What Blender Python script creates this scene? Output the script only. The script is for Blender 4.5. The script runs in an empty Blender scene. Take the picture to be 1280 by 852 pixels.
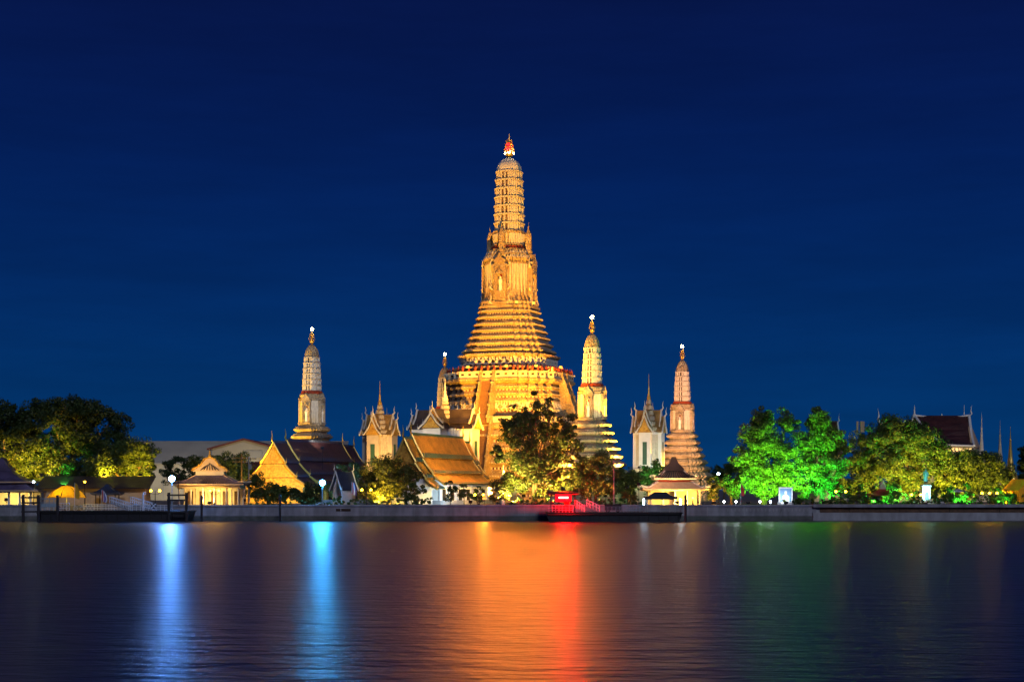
import bpy, bmesh, math, random
import numpy as np
from mathutils import Vector, Matrix

random.seed(7)
S = bpy.context.scene
COL = S.collection
R = math.radians
PI = math.pi

# ------------------------------------------------------------------ camera
CAM_H, FOC = 5.0, 1910.0           # eye height over the river (m), focal length in photo pixels
cam = bpy.data.cameras.new('camera')
cam.sensor_width = 36.0
cam.lens = 36.0 * FOC / 1280.0
cam.shift_y = (612 - 426) / 1280.0
cam.clip_start, cam.clip_end = 0.5, 12000
cam_o = bpy.data.objects.new('camera', cam)
COL.objects.link(cam_o)
cam_o.location = (0, 0, CAM_H)
cam_o.rotation_euler = (R(90), 0, 0)
S.camera = cam_o

# ------------------------------------------------------------------ night sky
world = bpy.data.worlds.new('World')
S.world = world
world.use_nodes = True
nt = world.node_tree
for n in list(nt.nodes):
    nt.nodes.remove(n)
wo = nt.nodes.new('ShaderNodeOutputWorld')
bg = nt.nodes.new('ShaderNodeBackground')
tc = nt.nodes.new('ShaderNodeTexCoord')
sep = nt.nodes.new('ShaderNodeSeparateXYZ')
ramp = nt.nodes.new('ShaderNodeValToRGB')
nt.links.new(tc.outputs['Generated'], sep.inputs[0])
nt.links.new(sep.outputs['Z'], ramp.inputs[0])
# thin, barely visible drifts of cloud
mpw = nt.nodes.new('ShaderNodeMapping')
mpw.inputs['Scale'].default_value = (3.0, 3.0, 22.0)
mpw.inputs['Rotation'].default_value = (0, R(4), 0)
nsw = nt.nodes.new('ShaderNodeTexNoise')
nsw.inputs['Scale'].default_value = 1.6
nsw.inputs['Detail'].default_value = 7
nsw.inputs['Roughness'].default_value = .62
rmw = nt.nodes.new('ShaderNodeMapRange')
rmw.inputs['From Min'].default_value, rmw.inputs['From Max'].default_value = .35, .8
rmw.inputs['To Min'].default_value, rmw.inputs['To Max'].default_value = .95, 1.22
mxw = nt.nodes.new('ShaderNodeMix')
mxw.data_type = 'RGBA'
mxw.blend_type = 'MULTIPLY'
mxw.inputs['Factor'].default_value = 1
nt.links.new(tc.outputs['Generated'], mpw.inputs['Vector'])
nt.links.new(mpw.outputs[0], nsw.inputs['Vector'])
nt.links.new(nsw.outputs[0], rmw.inputs['Value'])
nt.links.new(ramp.outputs[0], mxw.inputs['A'])
nt.links.new(rmw.outputs[0], mxw.inputs['B'])
nt.links.new(mxw.outputs['Result'], bg.inputs[0])
nt.links.new(bg.outputs[0], wo.inputs[0])
cr = ramp.color_ramp
cr.interpolation = 'B_SPLINE'
SKY = [(0.0, (.0008, .038, .142)), (.05, (.0008, .032, .135)), (.12, (.0008, .022, .118)), (.19, (.0010, .0140, .096)),
       (.25, (.0014, .0100, .076)), (.31, (.0020, .0078, .062)), (.55, (.0022, .0055, .040)), (1.0, (.0025, .004, .03))]
while len(cr.elements) < len(SKY):
    cr.elements.new(.5)
for e, (p, c) in zip(cr.elements, SKY):
    e.position = p
    e.color = (*c, 1)
bg.inputs[1].default_value = 1.0

# added dim cool fill from over the near bank, lifts the embankment
sun = bpy.data.lights.new('night_fill', 'SUN')
sun.energy = .8
sun.angle = R(8)
sun.color = (.72, .78, 1.0)
sun_o = bpy.data.objects.new('night_fill', sun)
COL.objects.link(sun_o)
sun_o.rotation_euler = (R(62), 0, R(14))

S.view_settings.view_transform = 'Standard'
S.view_settings.look = 'None'
S.view_settings.exposure = 0
S.view_settings.gamma = 1
S.render.engine = 'CYCLES'
S.cycles.use_denoising = True
S.cycles.max_bounces = 5
S.cycles.diffuse_bounces = 2
S.cycles.glossy_bounces = 3
S.cycles.transmission_bounces = 3
S.cycles.sample_clamp_indirect = 4
S.cycles.caustics_reflective = False
S.cycles.caustics_refractive = False

GOLD = (1, .42, .02)
AMBER = (1, .45, .03)
YEL = (1, .66, .07)
WARM = (1, .76, .42)
PEACH = (1, .62, .34)
WHITE = (1, .95, .85)
COOL = (.55, .82, 1)
GREENL = (.10, 1, .10)


# ------------------------------------------------------------------ helpers
def at(px, py, Y):
    """a point of the photograph taken at the real distance Y"""
    return Vector(((px - 640) * Y / FOC, Y, CAM_H - (py - 612) * Y / FOC))


def tag(o, label=None, cat=None, group=None, kind=None):
    if label: o['label'] = label
    if cat: o['category'] = cat
    if group: o['group'] = group
    if kind: o['kind'] = kind
    return o


def thing(name, label, cat, loc=(0, 0, 0), rz=0, group=None):
    o = bpy.data.objects.new(name, None)
    COL.objects.link(o)
    o.empty_display_size = .3
    o.location = loc
    o.rotation_euler = (0, 0, rz)
    return tag(o, label, cat, group)


class MB:
    def __init__(s):
        s.v, s.f = [], []

    def add(s, vs, fs, M=None):
        b = len(s.v)
        for p in vs:
            p = Vector(p)
            s.v.append(M @ p if M else p)
        for f in fs:
            s.f.append([b + i for i in f])
        return s

    def box(s, c, d, rz=0, M=None):
        x, y, z = d[0] / 2, d[1] / 2, d[2] / 2
        ca, sa = math.cos(rz), math.sin(rz)
        vs = [(c[0] + px * ca - py * sa, c[1] + px * sa + py * ca, c[2] + pz)
              for pz in (-z, z) for px, py in ((-x, -y), (x, -y), (x, y), (-x, y))]
        return s.add(vs, [(3, 2, 1, 0), (4, 5, 6, 7), (0, 1, 5, 4), (1, 2, 6, 5), (2, 3, 7, 6), (3, 0, 4, 7)], M)

    def loft(s, loops, cap=True, M=None):
        n = len(loops[0])
        vs = [p for l in loops for p in l]
        fs = []
        for k in range(len(loops) - 1):
            for i in range(n):
                j = (i + 1) % n
                fs.append((k * n + i, k * n + j, (k + 1) * n + j, (k + 1) * n + i))
        if cap:
            fs.append(tuple(reversed(range(n))))
            fs.append(tuple((len(loops) - 1) * n + i for i in range(n)))
        return s.add(vs, fs, M)

    def lathe(s, prof, n=12, c=(0, 0, 0), M=None, cap=True):
        return s.loft([[(c[0] + r * math.cos(2 * PI * i / n), c[1] + r * math.sin(2 * PI * i / n), c[2] + z)
                        for i in range(n)] for z, r in prof], cap, M)

    def tube(s, pts, rad, n=6, M=None):
        pts = [Vector(p) for p in pts]
        if not isinstance(rad, (list, tuple)):
            rad = [rad] * len(pts)
        loops = []
        for k, p in enumerate(pts):
            d = (pts[min(k + 1, len(pts) - 1)] - pts[max(k - 1, 0)]).normalized()
            up = Vector((0, 0, 1)) if abs(d.z) < .9 else Vector((1, 0, 0))
            a = d.cross(up).normalized()
            b = d.cross(a).normalized()
            loops.append([p + (a * math.cos(2 * PI * i / n) + b * math.sin(2 * PI * i / n)) * rad[k] for i in range(n)])
        return s.loft(loops, True, M)

    def prism(s, poly, axis, t0, t1, M=None):
        """polygon (u,v) extruded along axis; axis 'x': (u,v)=(y,z), 'y': (u,v)=(x,z), 'z': (u,v)=(x,y)"""
        def P(u, v, t):
            return {'x': (t, u, v), 'y': (u, t, v), 'z': (u, v, t)}[axis]
        return s.loft([[P(u, v, t0) for u, v in poly], [P(u, v, t1) for u, v in poly]], True, M)

    def slab(s, quad, t, M=None):
        q = [Vector(p) for p in quad]
        nrm = (q[1] - q[0]).cross(q[3] - q[0]).normalized() * t
        return s.loft([[p - nrm for p in q], q], True, M)

    def ball(s, c, r, sub=1, sc=(1, 1, 1), M=None):
        bm = bmesh.new()
        bmesh.ops.create_icosphere(bm, subdivisions=sub, radius=r)
        vs = [(c[0] + v.co.x * sc[0], c[1] + v.co.y * sc[1], c[2] + v.co.z * sc[2]) for v in bm.verts]
        fs = [[v.index for v in f.verts] for f in bm.faces]
        bm.free()
        return s.add(vs, fs, M)

    def torus(s, c, r0, r1, axis='y', n=16, m=6):
        vs, fs = [], []
        for i in range(n):
            a = 2 * PI * i / n
            for j in range(m):
                b = 2 * PI * j / m
                rr = r0 + r1 * math.cos(b)
                u, v, w = rr * math.cos(a), rr * math.sin(a), r1 * math.sin(b)
                p = (u, w, v) if axis == 'y' else (u, v, w)
                vs.append((c[0] + p[0], c[1] + p[1], c[2] + p[2]))
                fs.append((i * m + j, ((i + 1) % n) * m + j, ((i + 1) % n) * m + (j + 1) % m, i * m + (j + 1) % m))
        return s.add(vs, fs)

    def build(s, name, m, parent=None, loc=None, smooth=False):
        me = bpy.data.meshes.new(name)
        me.from_pydata([tuple(p) for p in s.v], [], s.f)
        bm = bmesh.new()
        bm.from_mesh(me)
        bmesh.ops.recalc_face_normals(bm, faces=bm.faces)
        bm.to_mesh(me)
        bm.free()
        if smooth:
            me.polygons.foreach_set('use_smooth', [True] * len(me.polygons))
        me.materials.append(m)
        o = bpy.data.objects.new(name, me)
        COL.objects.link(o)
        if parent: o.parent = parent
        if loc is not None: o.location = loc
        return o


def copy_part(o, parent, M):
    c = o.copy()
    COL.objects.link(c)
    c.parent = parent
    c.matrix_local = M
    return c


def copy_tree(o, loc=None, rz=None, label=None, parent=None):
    c = o.copy()
    COL.objects.link(c)
    c.parent = parent
    if loc is not None: c.location = loc
    if rz is not None: c.rotation_euler = (0, 0, rz)
    if label: c['label'] = label
    for ch in list(o.children):
        copy_tree(ch, parent=c)
    return c


# ------------------------------------------------------------------ materials
def nodes(m):
    m.use_nodes = True
    t = m.node_tree
    return t, t.nodes['Principled BSDF']


def mat(name, base, rough=.6, var=.25, scale=3.0, bump=.0, bscale=20.0, dist=.05, metal=0, second=None, spec=.3):
    m = bpy.data.materials.new(name)
    t, b = nodes(m)
    b.inputs['Roughness'].default_value = rough
    b.inputs['Metallic'].default_value = metal
    b.inputs['Specular IOR Level'].default_value = spec
    c = t.nodes.new('ShaderNodeTexCoord')
    n = t.nodes.new('ShaderNodeTexNoise')
    n.inputs['Scale'].default_value = scale
    n.inputs['Detail'].default_value = 6
    t.links.new(c.outputs['Object'], n.inputs['Vector'])
    r = t.nodes.new('ShaderNodeValToRGB')
    r.color_ramp.elements[0].position = .3
    r.color_ramp.elements[1].position = .7
    second = second or tuple(x * (1 - var) for x in base)
    r.color_ramp.elements[0].color = (*second, 1)
    r.color_ramp.elements[1].color = (*base, 1)
    t.links.new(n.outputs[0], r.inputs[0])
    t.links.new(r.outputs[0], b.inputs['Base Color'])
    if bump:
        n2 = t.nodes.new('ShaderNodeTexNoise')
        n2.inputs['Scale'].default_value = bscale
        n2.inputs['Detail'].default_value = 4
        t.links.new(c.outputs['Object'], n2.inputs['Vector'])
        bp = t.nodes.new('ShaderNodeBump')
        bp.inputs['Strength'].default_value = bump
        bp.inputs['Distance'].default_value = dist
        t.links.new(n2.outputs[0], bp.inputs['Height'])
        t.links.new(bp.outputs[0], b.inputs['Normal'])
    return m


def emat(name, col, strength):
    m = bpy.data.materials.new(name)
    t, b = nodes(m)
    b.inputs['Base Color'].default_value = (*[min(1, c) for c in col], 1)
    b.inputs['Emission Color'].default_value = (*col, 1)
    b.inputs['Emission Strength'].default_value = strength
    return m


def porcelain(name, base, dark, accents, cell=2.2, bump=.9, band=1.0):
    """stucco set with porcelain flowers: small coloured rosettes in rows, raised"""
    m = bpy.data.materials.new(name)
    t, b = nodes(m)
    L = t.links.new
    b.inputs['Roughness'].default_value = .42
    c = t.nodes.new('ShaderNodeTexCoord')
    v = t.nodes.new('ShaderNodeTexVoronoi')
    v.inputs['Scale'].default_value = cell
    v.inputs['Randomness'].default_value = .55
    L(c.outputs['Object'], v.inputs['Vector'])
    # rosette height: bright centre, dark joint
    r1 = t.nodes.new('ShaderNodeValToRGB')
    r1.color_ramp.elements[0].position, r1.color_ramp.elements[1].position = .12, .52
    r1.color_ramp.elements[0].color, r1.color_ramp.elements[1].color = (1, 1, 1, 1), (0, 0, 0, 1)
    mult = t.nodes.new('ShaderNodeMath')
    mult.operation = 'MULTIPLY'
    mult.inputs[1].default_value = 1.0
    L(v.outputs['Distance'], mult.inputs[0])
    L(mult.outputs[0], r1.inputs[0])
    # colour of each rosette
    sepc = t.nodes.new('ShaderNodeSeparateColor')
    L(v.outputs['Color'], sepc.inputs[0])
    r2 = t.nodes.new('ShaderNodeValToRGB')
    r2.color_ramp.interpolation = 'CONSTANT'
    el = r2.color_ramp.elements
    el[0].position, el[0].color = 0, (*base, 1)
    el[1].position, el[1].color = .62, (*accents[0], 1)
    for k, a in enumerate(accents[1:]):
        e = el.new(.62 + .38 * (k + 1) / len(accents))
        e.color = (*a, 1)
    L(sepc.outputs[0], r2.inputs[0])
    mix = t.nodes.new('ShaderNodeMix')
    mix.data_type = 'RGBA'
    mix.inputs['A'].default_value = (*dark, 1)
    L(r1.outputs[0], mix.inputs['Factor'])
    L(r2.outputs[0], mix.inputs['B'])
    # weathering
    n = t.nodes.new('ShaderNodeTexNoise')
    n.inputs['Scale'].default_value = .6
    n.inputs['Detail'].default_value = 8
    L(c.outputs['Object'], n.inputs['Vector'])
    r3 = t.nodes.new('ShaderNodeValToRGB')
    r3.color_ramp.elements[0].position, r3.color_ramp.elements[1].position = .35, .65
    r3.color_ramp.elements[0].color, r3.color_ramp.elements[1].color = (.62, .6, .56, 1), (1, 1, 1, 1)
    L(n.outputs[0], r3.inputs[0])
    mx2 = t.nodes.new('ShaderNodeMix')
    mx2.data_type = 'RGBA'
    mx2.blend_type = 'MULTIPLY'
    mx2.inputs['Factor'].default_value = 1
    L(mix.outputs['Result'], mx2.inputs['A'])
    L(r3.outputs[0], mx2.inputs['B'])
    L(mx2.outputs['Result'], b.inputs['Base Color'])
    bp = t.nodes.new('ShaderNodeBump')
    bp.inputs['Strength'].default_value = bump
    bp.inputs['Distance'].default_value = .25
    L(r1.outputs[0], bp.inputs['Height'])
    L(bp.outputs[0], b.inputs['Normal'])
    return m


def tiles(name, base, second, rough=.35, rows=2.6):
    """glazed roof tiles in overlapping courses"""
    m = bpy.data.materials.new(name)
    t, b = nodes(m)
    L = t.links.new
    b.inputs['Roughness'].default_value = rough
    c = t.nodes.new('ShaderNodeTexCoord')
    br = t.nodes.new('ShaderNodeTexBrick')
    mp = t.nodes.new('ShaderNodeMapping')
    mp.inputs['Rotation'].default_value = (0, R(90), 0)
    L(c.outputs['Object'], mp.inputs['Vector'])
    sx = t.nodes.new('ShaderNodeSeparateXYZ')
    L(c.outputs['Object'], sx.inputs[0])
    cb = t.nodes.new('ShaderNodeCombineXYZ')
    ad = t.nodes.new('ShaderNodeMath')
    ad.operation = 'ADD'
    L(sx.outputs['X'], ad.inputs[0])
    L(sx.outputs['Y'], ad.inputs[1])
    L(ad.outputs[0], cb.inputs['X'])
    L(sx.outputs['Z'], cb.inputs['Y'])
    L(cb.outputs[0], br.inputs['Vector'])
    br.inputs['Scale'].default_value = rows
    br.inputs['Color1'].default_value = (*base, 1)
    br.inputs['Color2'].default_value = (*second, 1)
    br.inputs['Mortar'].default_value = (*[x * .35 for x in base], 1)
    br.inputs['Mortar Size'].default_value = .03
    n = t.nodes.new('ShaderNodeTexNoise')
    n.inputs['Scale'].default_value = .7
    n.inputs['Detail'].default_value = 7
    L(c.outputs['Object'], n.inputs['Vector'])
    r3 = t.nodes.new('ShaderNodeValToRGB')
    r3.color_ramp.elements[0].position, r3.color_ramp.elements[1].position = .3, .62
    r3.color_ramp.elements[0].color, r3.color_ramp.elements[1].color = (.45, .43, .42, 1), (1, 1, 1, 1)
    L(n.outputs[0], r3.inputs[0])
    mx = t.nodes.new('ShaderNodeMix')
    mx.data_type = 'RGBA'
    mx.blend_type = 'MULTIPLY'
    mx.inputs['Factor'].default_value = 1
    L(br.outputs['Color'], mx.inputs['A'])
    L(r3.outputs[0], mx.inputs['B'])
    L(mx.outputs['Result'], b.inputs['Base Color'])
    bp = t.nodes.new('ShaderNodeBump')
    bp.inputs['Strength'].default_value = .6
    bp.inputs['Distance'].default_value = .06
    bp.invert = True
    L(br.outputs['Fac'], bp.inputs['Height'])
    L(bp.outputs[0], b.inputs['Normal'])
    return m


def leafmat(name, c0, c1, c2, trans=.22):
    m = bpy.data.materials.new(name)
    t, b = nodes(m)
    L = t.links.new
    g = t.nodes.new('ShaderNodeNewGeometry')
    r = t.nodes.new('ShaderNodeValToRGB')
    e = r.color_ramp.elements
    e[0].color, e[1].color = (*c0, 1), (*c2, 1)
    k = e.new(.5)
    k.color = (*c1, 1)
    L(g.outputs['Random Per Island'], r.inputs[0])
    L(r.outputs[0], b.inputs['Base Color'])
    b.inputs['Roughness'].default_value = .5
    b.inputs['Specular IOR Level'].default_value = .35
    tr = t.nodes.new('ShaderNodeBsdfTranslucent')
    L(r.outputs[0], tr.inputs['Color'])
    ms = t.nodes.new('ShaderNodeMixShader')
    ms.inputs[0].default_value = trans
    L(b.outputs[0], ms.inputs[1])
    L(tr.outputs[0], ms.inputs[2])
    L(ms.outputs[0], t.nodes['Material Output'].inputs['Surface'])
    return m


M = {}
M['prang'] = porcelain('porcelain_stucco', (.66, .58, .42), (.40, .27, .13), [(.56, .46, .26), (.44, .42, .28), (.58, .36, .16), (.70, .66, .56)], 2.9, .7)
M['prang_shaded'] = porcelain('porcelain_shaded', (.28, .17, .08), (.12, .06, .03), [(.24, .17, .09), (.20, .17, .11), (.26, .12, .04), (.32, .25, .15)], 2.9, .6)  # porcelain darkened to put the shade between shaft ribs into colour
M['prang_fine'] = porcelain('porcelain_fine', (.66, .61, .51), (.40, .32, .22), [(.56, .48, .34), (.48, .50, .44), (.58, .42, .26), (.70, .68, .63)], 3.8, .7)
M['fine_shaded'] = porcelain('porcelain_fine_shaded', (.24, .18, .11), (.11, .07, .04), [(.20, .16, .10), (.18, .20, .17), (.22, .14, .07), (.28, .24, .20)], 3.8, .6)  # darker copy for the corner shafts, recess shade held in its colour
M['relief'] = mat('stucco_relief', (.62, .54, .40), .5, .3, 2.5, .5, 9, .08)
M['relief_pale'] = mat('stucco_pale', (.66, .62, .54), .5, .25, 2.5, .4, 9, .06)
M['red_stucco'] = mat('red_stucco', (.42, .07, .03), .5, .4, 3, .4, 10)
M['red_recess_shade'] = mat('red_recess_shade', (.22, .07, .03), .7, .5, 1.8, .4, 8)  # red-brown, also carries the shade of the tier recesses as colour
M['niche'] = mat('niche_red', (.20, .03, .02), .7, .3, 3)
M['brick_step'] = mat('step_brick', (.20, .10, .05), .8, .3, 3, .5, 14)
M['parapet'] = mat('parapet_stucco', (.68, .60, .42), .5, .15, 1.2, .25, 12)
M['slot'] = mat('slot_dark', (.05, .03, .02), .9, .2, 3)
M['white_fig'] = mat('white_figure', (.75, .72, .66), .5, .1, 5)
M['gold'] = mat('gilt', (.72, .46, .10), .3, .25, 4, .4, 14, .04, metal=.55)
M['goldflat'] = mat('gilt_carving', (.70, .42, .07), .45, .45, 2.2, .9, 8, .12, second=(.35, .16, .02))
M['white_wall'] = mat('lime_wash', (.76, .74, .70), .7, .12, .9, .15, 20)
M['cream_wall'] = mat('cream_wash', (.60, .50, .36), .7, .2, .9, .2, 20)
M['green_shutter'] = mat('green_shutter', (.05, .13, .09), .5, .3, 6)
M['dark_door'] = mat('dark_doorway', (.035, .025, .015), .7, .3, 4)
M['roof_orange'] = tiles('tiles_orange', (.60, .28, .035), (.46, .19, .025))
M['roof_gilt'] = tiles('tiles_gilt', (.50, .32, .12), (.40, .24, .08))
M['roof_green'] = tiles('tiles_green', (.03, .13, .12), (.02, .09, .09))
M['roof_red'] = tiles('tiles_red', (.085, .034, .05), (.06, .028, .042))
M['roof_blue'] = tiles('tiles_slate_blue', (.05, .07, .13), (.04, .055, .10))
M['roof_brown'] = tiles('tiles_brown', (.09, .025, .018), (.06, .018, .014))
M['roof_purple'] = tiles('tiles_purple', (.16, .12, .22), (.11, .09, .17))
M['roof_grey'] = tiles('tiles_grey', (.12, .085, .075), (.08, .06, .055))
M['trim_pink'] = mat('plaster_pink', (.58, .40, .24), .6, .2, 2, .2, 15)
M['trim_white'] = mat('trim_white', (.66, .66, .66), .5, .15, 3)
M['trim_dark'] = mat('trim_dark_wood', (.05, .03, .02), .6, .3, 5)
def concrete(name, base, dark):
    m = mat(name, base, .75, .3, .35, .3, 6, .03)
    t = m.node_tree
    b = t.nodes['Principled BSDF']
    src = b.inputs['Base Color'].links[0].from_socket
    c = t.nodes.new('ShaderNodeTexCoord')
    mp = t.nodes.new('ShaderNodeMapping')
    mp.inputs['Scale'].default_value = (.8, .8, .22)
    n = t.nodes.new('ShaderNodeTexNoise')
    n.inputs['Scale'].default_value = 1.0
    n.inputs['Detail'].default_value = 7
    t.links.new(c.outputs['Object'], mp.inputs['Vector'])
    t.links.new(mp.outputs[0], n.inputs['Vector'])
    r = t.nodes.new('ShaderNodeValToRGB')
    r.color_ramp.elements[0].position, r.color_ramp.elements[1].position = .42, .60
    r.color_ramp.elements[0].color, r.color_ramp.elements[1].color = (*dark, 1), (1, 1, 1, 1)
    t.links.new(n.outputs[0], r.inputs[0])
    mx = t.nodes.new('ShaderNodeMix')
    mx.data_type = 'RGBA'
    mx.blend_type = 'MULTIPLY'
    mx.inputs['Factor'].default_value = .5
    t.links.new(src, mx.inputs['A'])
    t.links.new(r.outputs[0], mx.inputs['B'])
    t.links.new(mx.outputs['Result'], b.inputs['Base Color'])
    return m


M['concrete'] = concrete('concrete', (.33, .33, .36), (.42, .42, .40))
M['concrete_light'] = concrete('concrete_light', (.42, .42, .43), (.5, .5, .48))
M['tide'] = mat('tide_stain', (.13, .13, .12), .6, .6, .8, .5, 5, .05, second=(.05, .06, .045))
M['panel_brown'] = mat('brown_relief_panel', (.13, .065, .03), .6, .65, 1.6, .8, 4, .08)
M['ground'] = mat('paving', (.22, .20, .18), .85, .35, .3, .2, 5)
M['shed_wall'] = mat('shed_cladding', (.42, .38, .28), .7, .2, .25, .1, 8)
M['shed_roof'] = mat('shed_sheet', (.34, .33, .29), .5, .2, .25, .1, 8)
M['shed_red'] = mat('shed_red_sheet', (.20, .06, .045), .6, .3, .6)
M['steel_dark'] = mat('dark_steel', (.022, .022, .028), .5, .4, 2.0, .3, 12)
M['timber_dark'] = mat('wet_timber', (.035, .032, .035), .6, .4, 2, .5, 14)
M['rail_white'] = mat('white_paint', (.72, .74, .76), .4, .15, 4)
M['rail_blue'] = mat('bluegrey_paint', (.28, .38, .46), .5, .2, 4)
M['tyre'] = mat('rubber', (.02, .02, .02), .8, .3, 6)
M['pole_grey'] = mat('galvanised', (.30, .31, .32), .5, .2, 4, metal=.3)
M['yellow_cloth'] = mat('yellow_cloth', (.75, .42, .02), .7, .15, 2, second=(.62, .26, .02))
M['canvas'] = leafmat('yellow_canvas', (.78, .40, .02), (.78, .44, .02), (.78, .48, .03), .5)
M['tent_cloth'] = mat('tent_cloth', (.05, .05, .065), .7, .2, 2)
M['flag_yellow'] = mat('flag_yellow', (.70, .40, .03), .7, .15, 3)
M['flag_red'] = mat('flag_red', (.50, .03, .04), .7, .15, 3)
M['flag_blue'] = mat('flag_blue', (.06, .05, .35), .7, .15, 3)
M['flag_white'] = mat('flag_white', (.75, .72, .75), .7, .1, 3)
M['bronze'] = mat('verdigris_bronze', (.16, .38, .34), .5, .35, 4, .3, 12)
M['marble'] = mat('white_marble', (.78, .80, .80), .4, .12, 2)
M['bark'] = mat('bark', (.14, .095, .06), .9, .4, 3, .8, 10)
M['bark_pale'] = mat('bark_pale', (.26, .18, .11), .9, .4, 3, .8, 10)
M['leaf_dark'] = leafmat('leaves_dark', (.022, .045, .012), (.040, .068, .016), (.062, .085, .020))
M['leaf_mid'] = leafmat('leaves_mid', (.035, .070, .014), (.060, .105, .020), (.095, .125, .026))
M['leaf_light'] = leafmat('leaves_light', (.050, .095, .016), (.085, .130, .024), (.120, .150, .034))
M['leaf_rust'] = leafmat('leaves_rust', (.050, .090, .018), (.080, .105, .022), (.115, .100, .028))
M['leaf_gold'] = leafmat('leaves_gold', (.07, .085, .014), (.12, .12, .02), (.16, .14, .03))
M['paper'] = mat('poster_paper', (.75, .80, .86), .5, .1, 2)
M['poster_blue'] = mat('poster_blue', (.20, .38, .62), .5, .3, 2)
M['skin_print'] = mat('poster_figure', (.70, .62, .52), .5, .1, 3)
M['bulb_warm'] = emat('lamp_globe_warm', (1, .50, .020), 30)
M['bulb_blue'] = emat('floodlamp_blue', (.10, .33, 1), 950)
M['bulb_cyan'] = emat('floodlamp_cyan', (.03, .40, 1), 750)
M['bulb_white'] = emat('lamp_white', (.70, .86, 1), 40)
M['bulb_tip'] = emat('lamp_tip', (1, .70, .30), 130)
M['bulb_red'] = emat('lamp_red', (1, .008, .012), 5)
M['sign_red'] = emat('sign_led_red', (1, .0, .002), 9)
M['sign_core'] = emat('sign_led_core', (1, .30, .22), 12)
M['bulb_beacon'] = emat('beacon_red', (1, 0, 0), 1300)
M['lens'] = emat('flood_lens', (1, .52, .10), .9)
M['tube_white'] = emat('tube_lamp', (.55, .80, 1), 25)
M['window_lit'] = emat('lit_window', (1, .66, .22), 1.1)

# ------------------------------------------------------------------ ground, water
ROT = R(-21)                      # the temple stands turned 21 degrees to the river view
GZ = 2.45


def make_water():
    m = bpy.data.materials.new('river_water')
    t, b = nodes(m)
    L = t.links.new
    b.inputs['Base Color'].default_value = (.006, .003, .014, 1)
    b.inputs['Roughness'].default_value = .29
    b.inputs['Anisotropic'].default_value = .62      # long exposure: crests run along the river
    tg = t.nodes.new('ShaderNodeCombineXYZ')
    tg.inputs[0].default_value = 1
    L(tg.outputs[0], b.inputs['Tangent'])
    b.inputs['IOR'].default_value = 1.33
    b.inputs['Specular IOR Level'].default_value = .5
    c = t.nodes.new('ShaderNodeTexCoord')
    hs = []
    for sx, sy, sc, det, w in ((.30, .55, 1, 3, 1.0), (.7, 1.7, 1, 5, .55), (.03, .09, 1, 2, .5)):
        mp = t.nodes.new('ShaderNodeMapping')
        mp.inputs['Scale'].default_value = (sx, sy, 1)
        mp.inputs['Rotation'].default_value = (0, 0, R(random.uniform(-4, 4)))
        L(c.outputs['Object'], mp.inputs['Vector'])
        n = t.nodes.new('ShaderNodeTexNoise')
        n.inputs['Scale'].default_value = sc
        n.inputs['Detail'].default_value = det
        n.inputs['Roughness'].default_value = .55
        L(mp.outputs[0], n.inputs['Vector'])
        mu = t.nodes.new('ShaderNodeMath')
        mu.operation = 'MULTIPLY'
        mu.inputs[1].default_value = w
        L(n.outputs[0], mu.inputs[0])
        hs.append(mu)
    a = t.nodes.new('ShaderNodeMath')
    a.operation = 'ADD'
    L(hs[0].outputs[0], a.inputs[0])
    L(hs[1].outputs[0], a.inputs[1])
    a2 = t.nodes.new('ShaderNodeMath')
    a2.operation = 'ADD'
    L(a.outputs[0], a2.inputs[0])
    L(hs[2].outputs[0], a2.inputs[1])
    bp = t.nodes.new('ShaderNodeBump')
    bp.inputs['Strength'].default_value = .5
    bp.inputs['Distance'].default_value = .34
    L(a2.outputs[0], bp.inputs['Height'])
    L(bp.outputs[0], b.inputs['Normal'])
    return m


M['water'] = make_water()
tag(MB().add([(-1500, -150, 0), (1500, -150, 0), (1500, 252, 0), (-1500, 252, 0)], [(0, 1, 2, 3)]).build('river_water', M['water']), kind='structure')
tag(MB().add([(-4000, 251, GZ), (4000, 251, GZ), (4000, 9000, GZ), (-4000, 9000, GZ)], [(0, 1, 2, 3)]).build('ground', M['ground']), kind='structure')

# embankment: plain wall on the left, wall with a carved band on the right
XR = (1022 - 640) * 249 / FOC
w = thing('river_wall', 'long plain grey concrete embankment wall along the river behind both piers', 'wall', (0, 250, 0))
mb = MB()
mb.box(((-260 + XR) / 2, .75, .75), (260 + XR, 1.5, 3.1))
mb.build('wall_face', M['concrete'], w)
mb = MB()
mb.box(((-260 + XR) / 2, .62, 2.46), (260 + XR, 1.75, .22))
mb.build('coping', M['concrete_light'], w)
mb = MB()
mb.box(((-260 + XR) / 2, -.14, .3), (260 + XR, .3, .9))
mb.build('footing', M['tide'], w)
mb = MB()
x = -130
while x < XR - 1:
    mb.box((x, -.03, 1.5), (.09, .1, 1.6))
    x += 6.0
for i in range(22):
    mb.box((XR - 14.5 + i * .62, -.03, 1.72), (.2, .1, .42))
for z in (1.05, 1.75):
    mb.box(((-260 + XR) / 2, -.005, z), (260 + XR, .07, .05))
mb.build('pilaster', M['concrete_light'], w)
mb = MB()
mb.box((-27.6, -.01, 1.72), (2.4, .1, .42))
mb.build('drain_opening', M['slot'], w)

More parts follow.
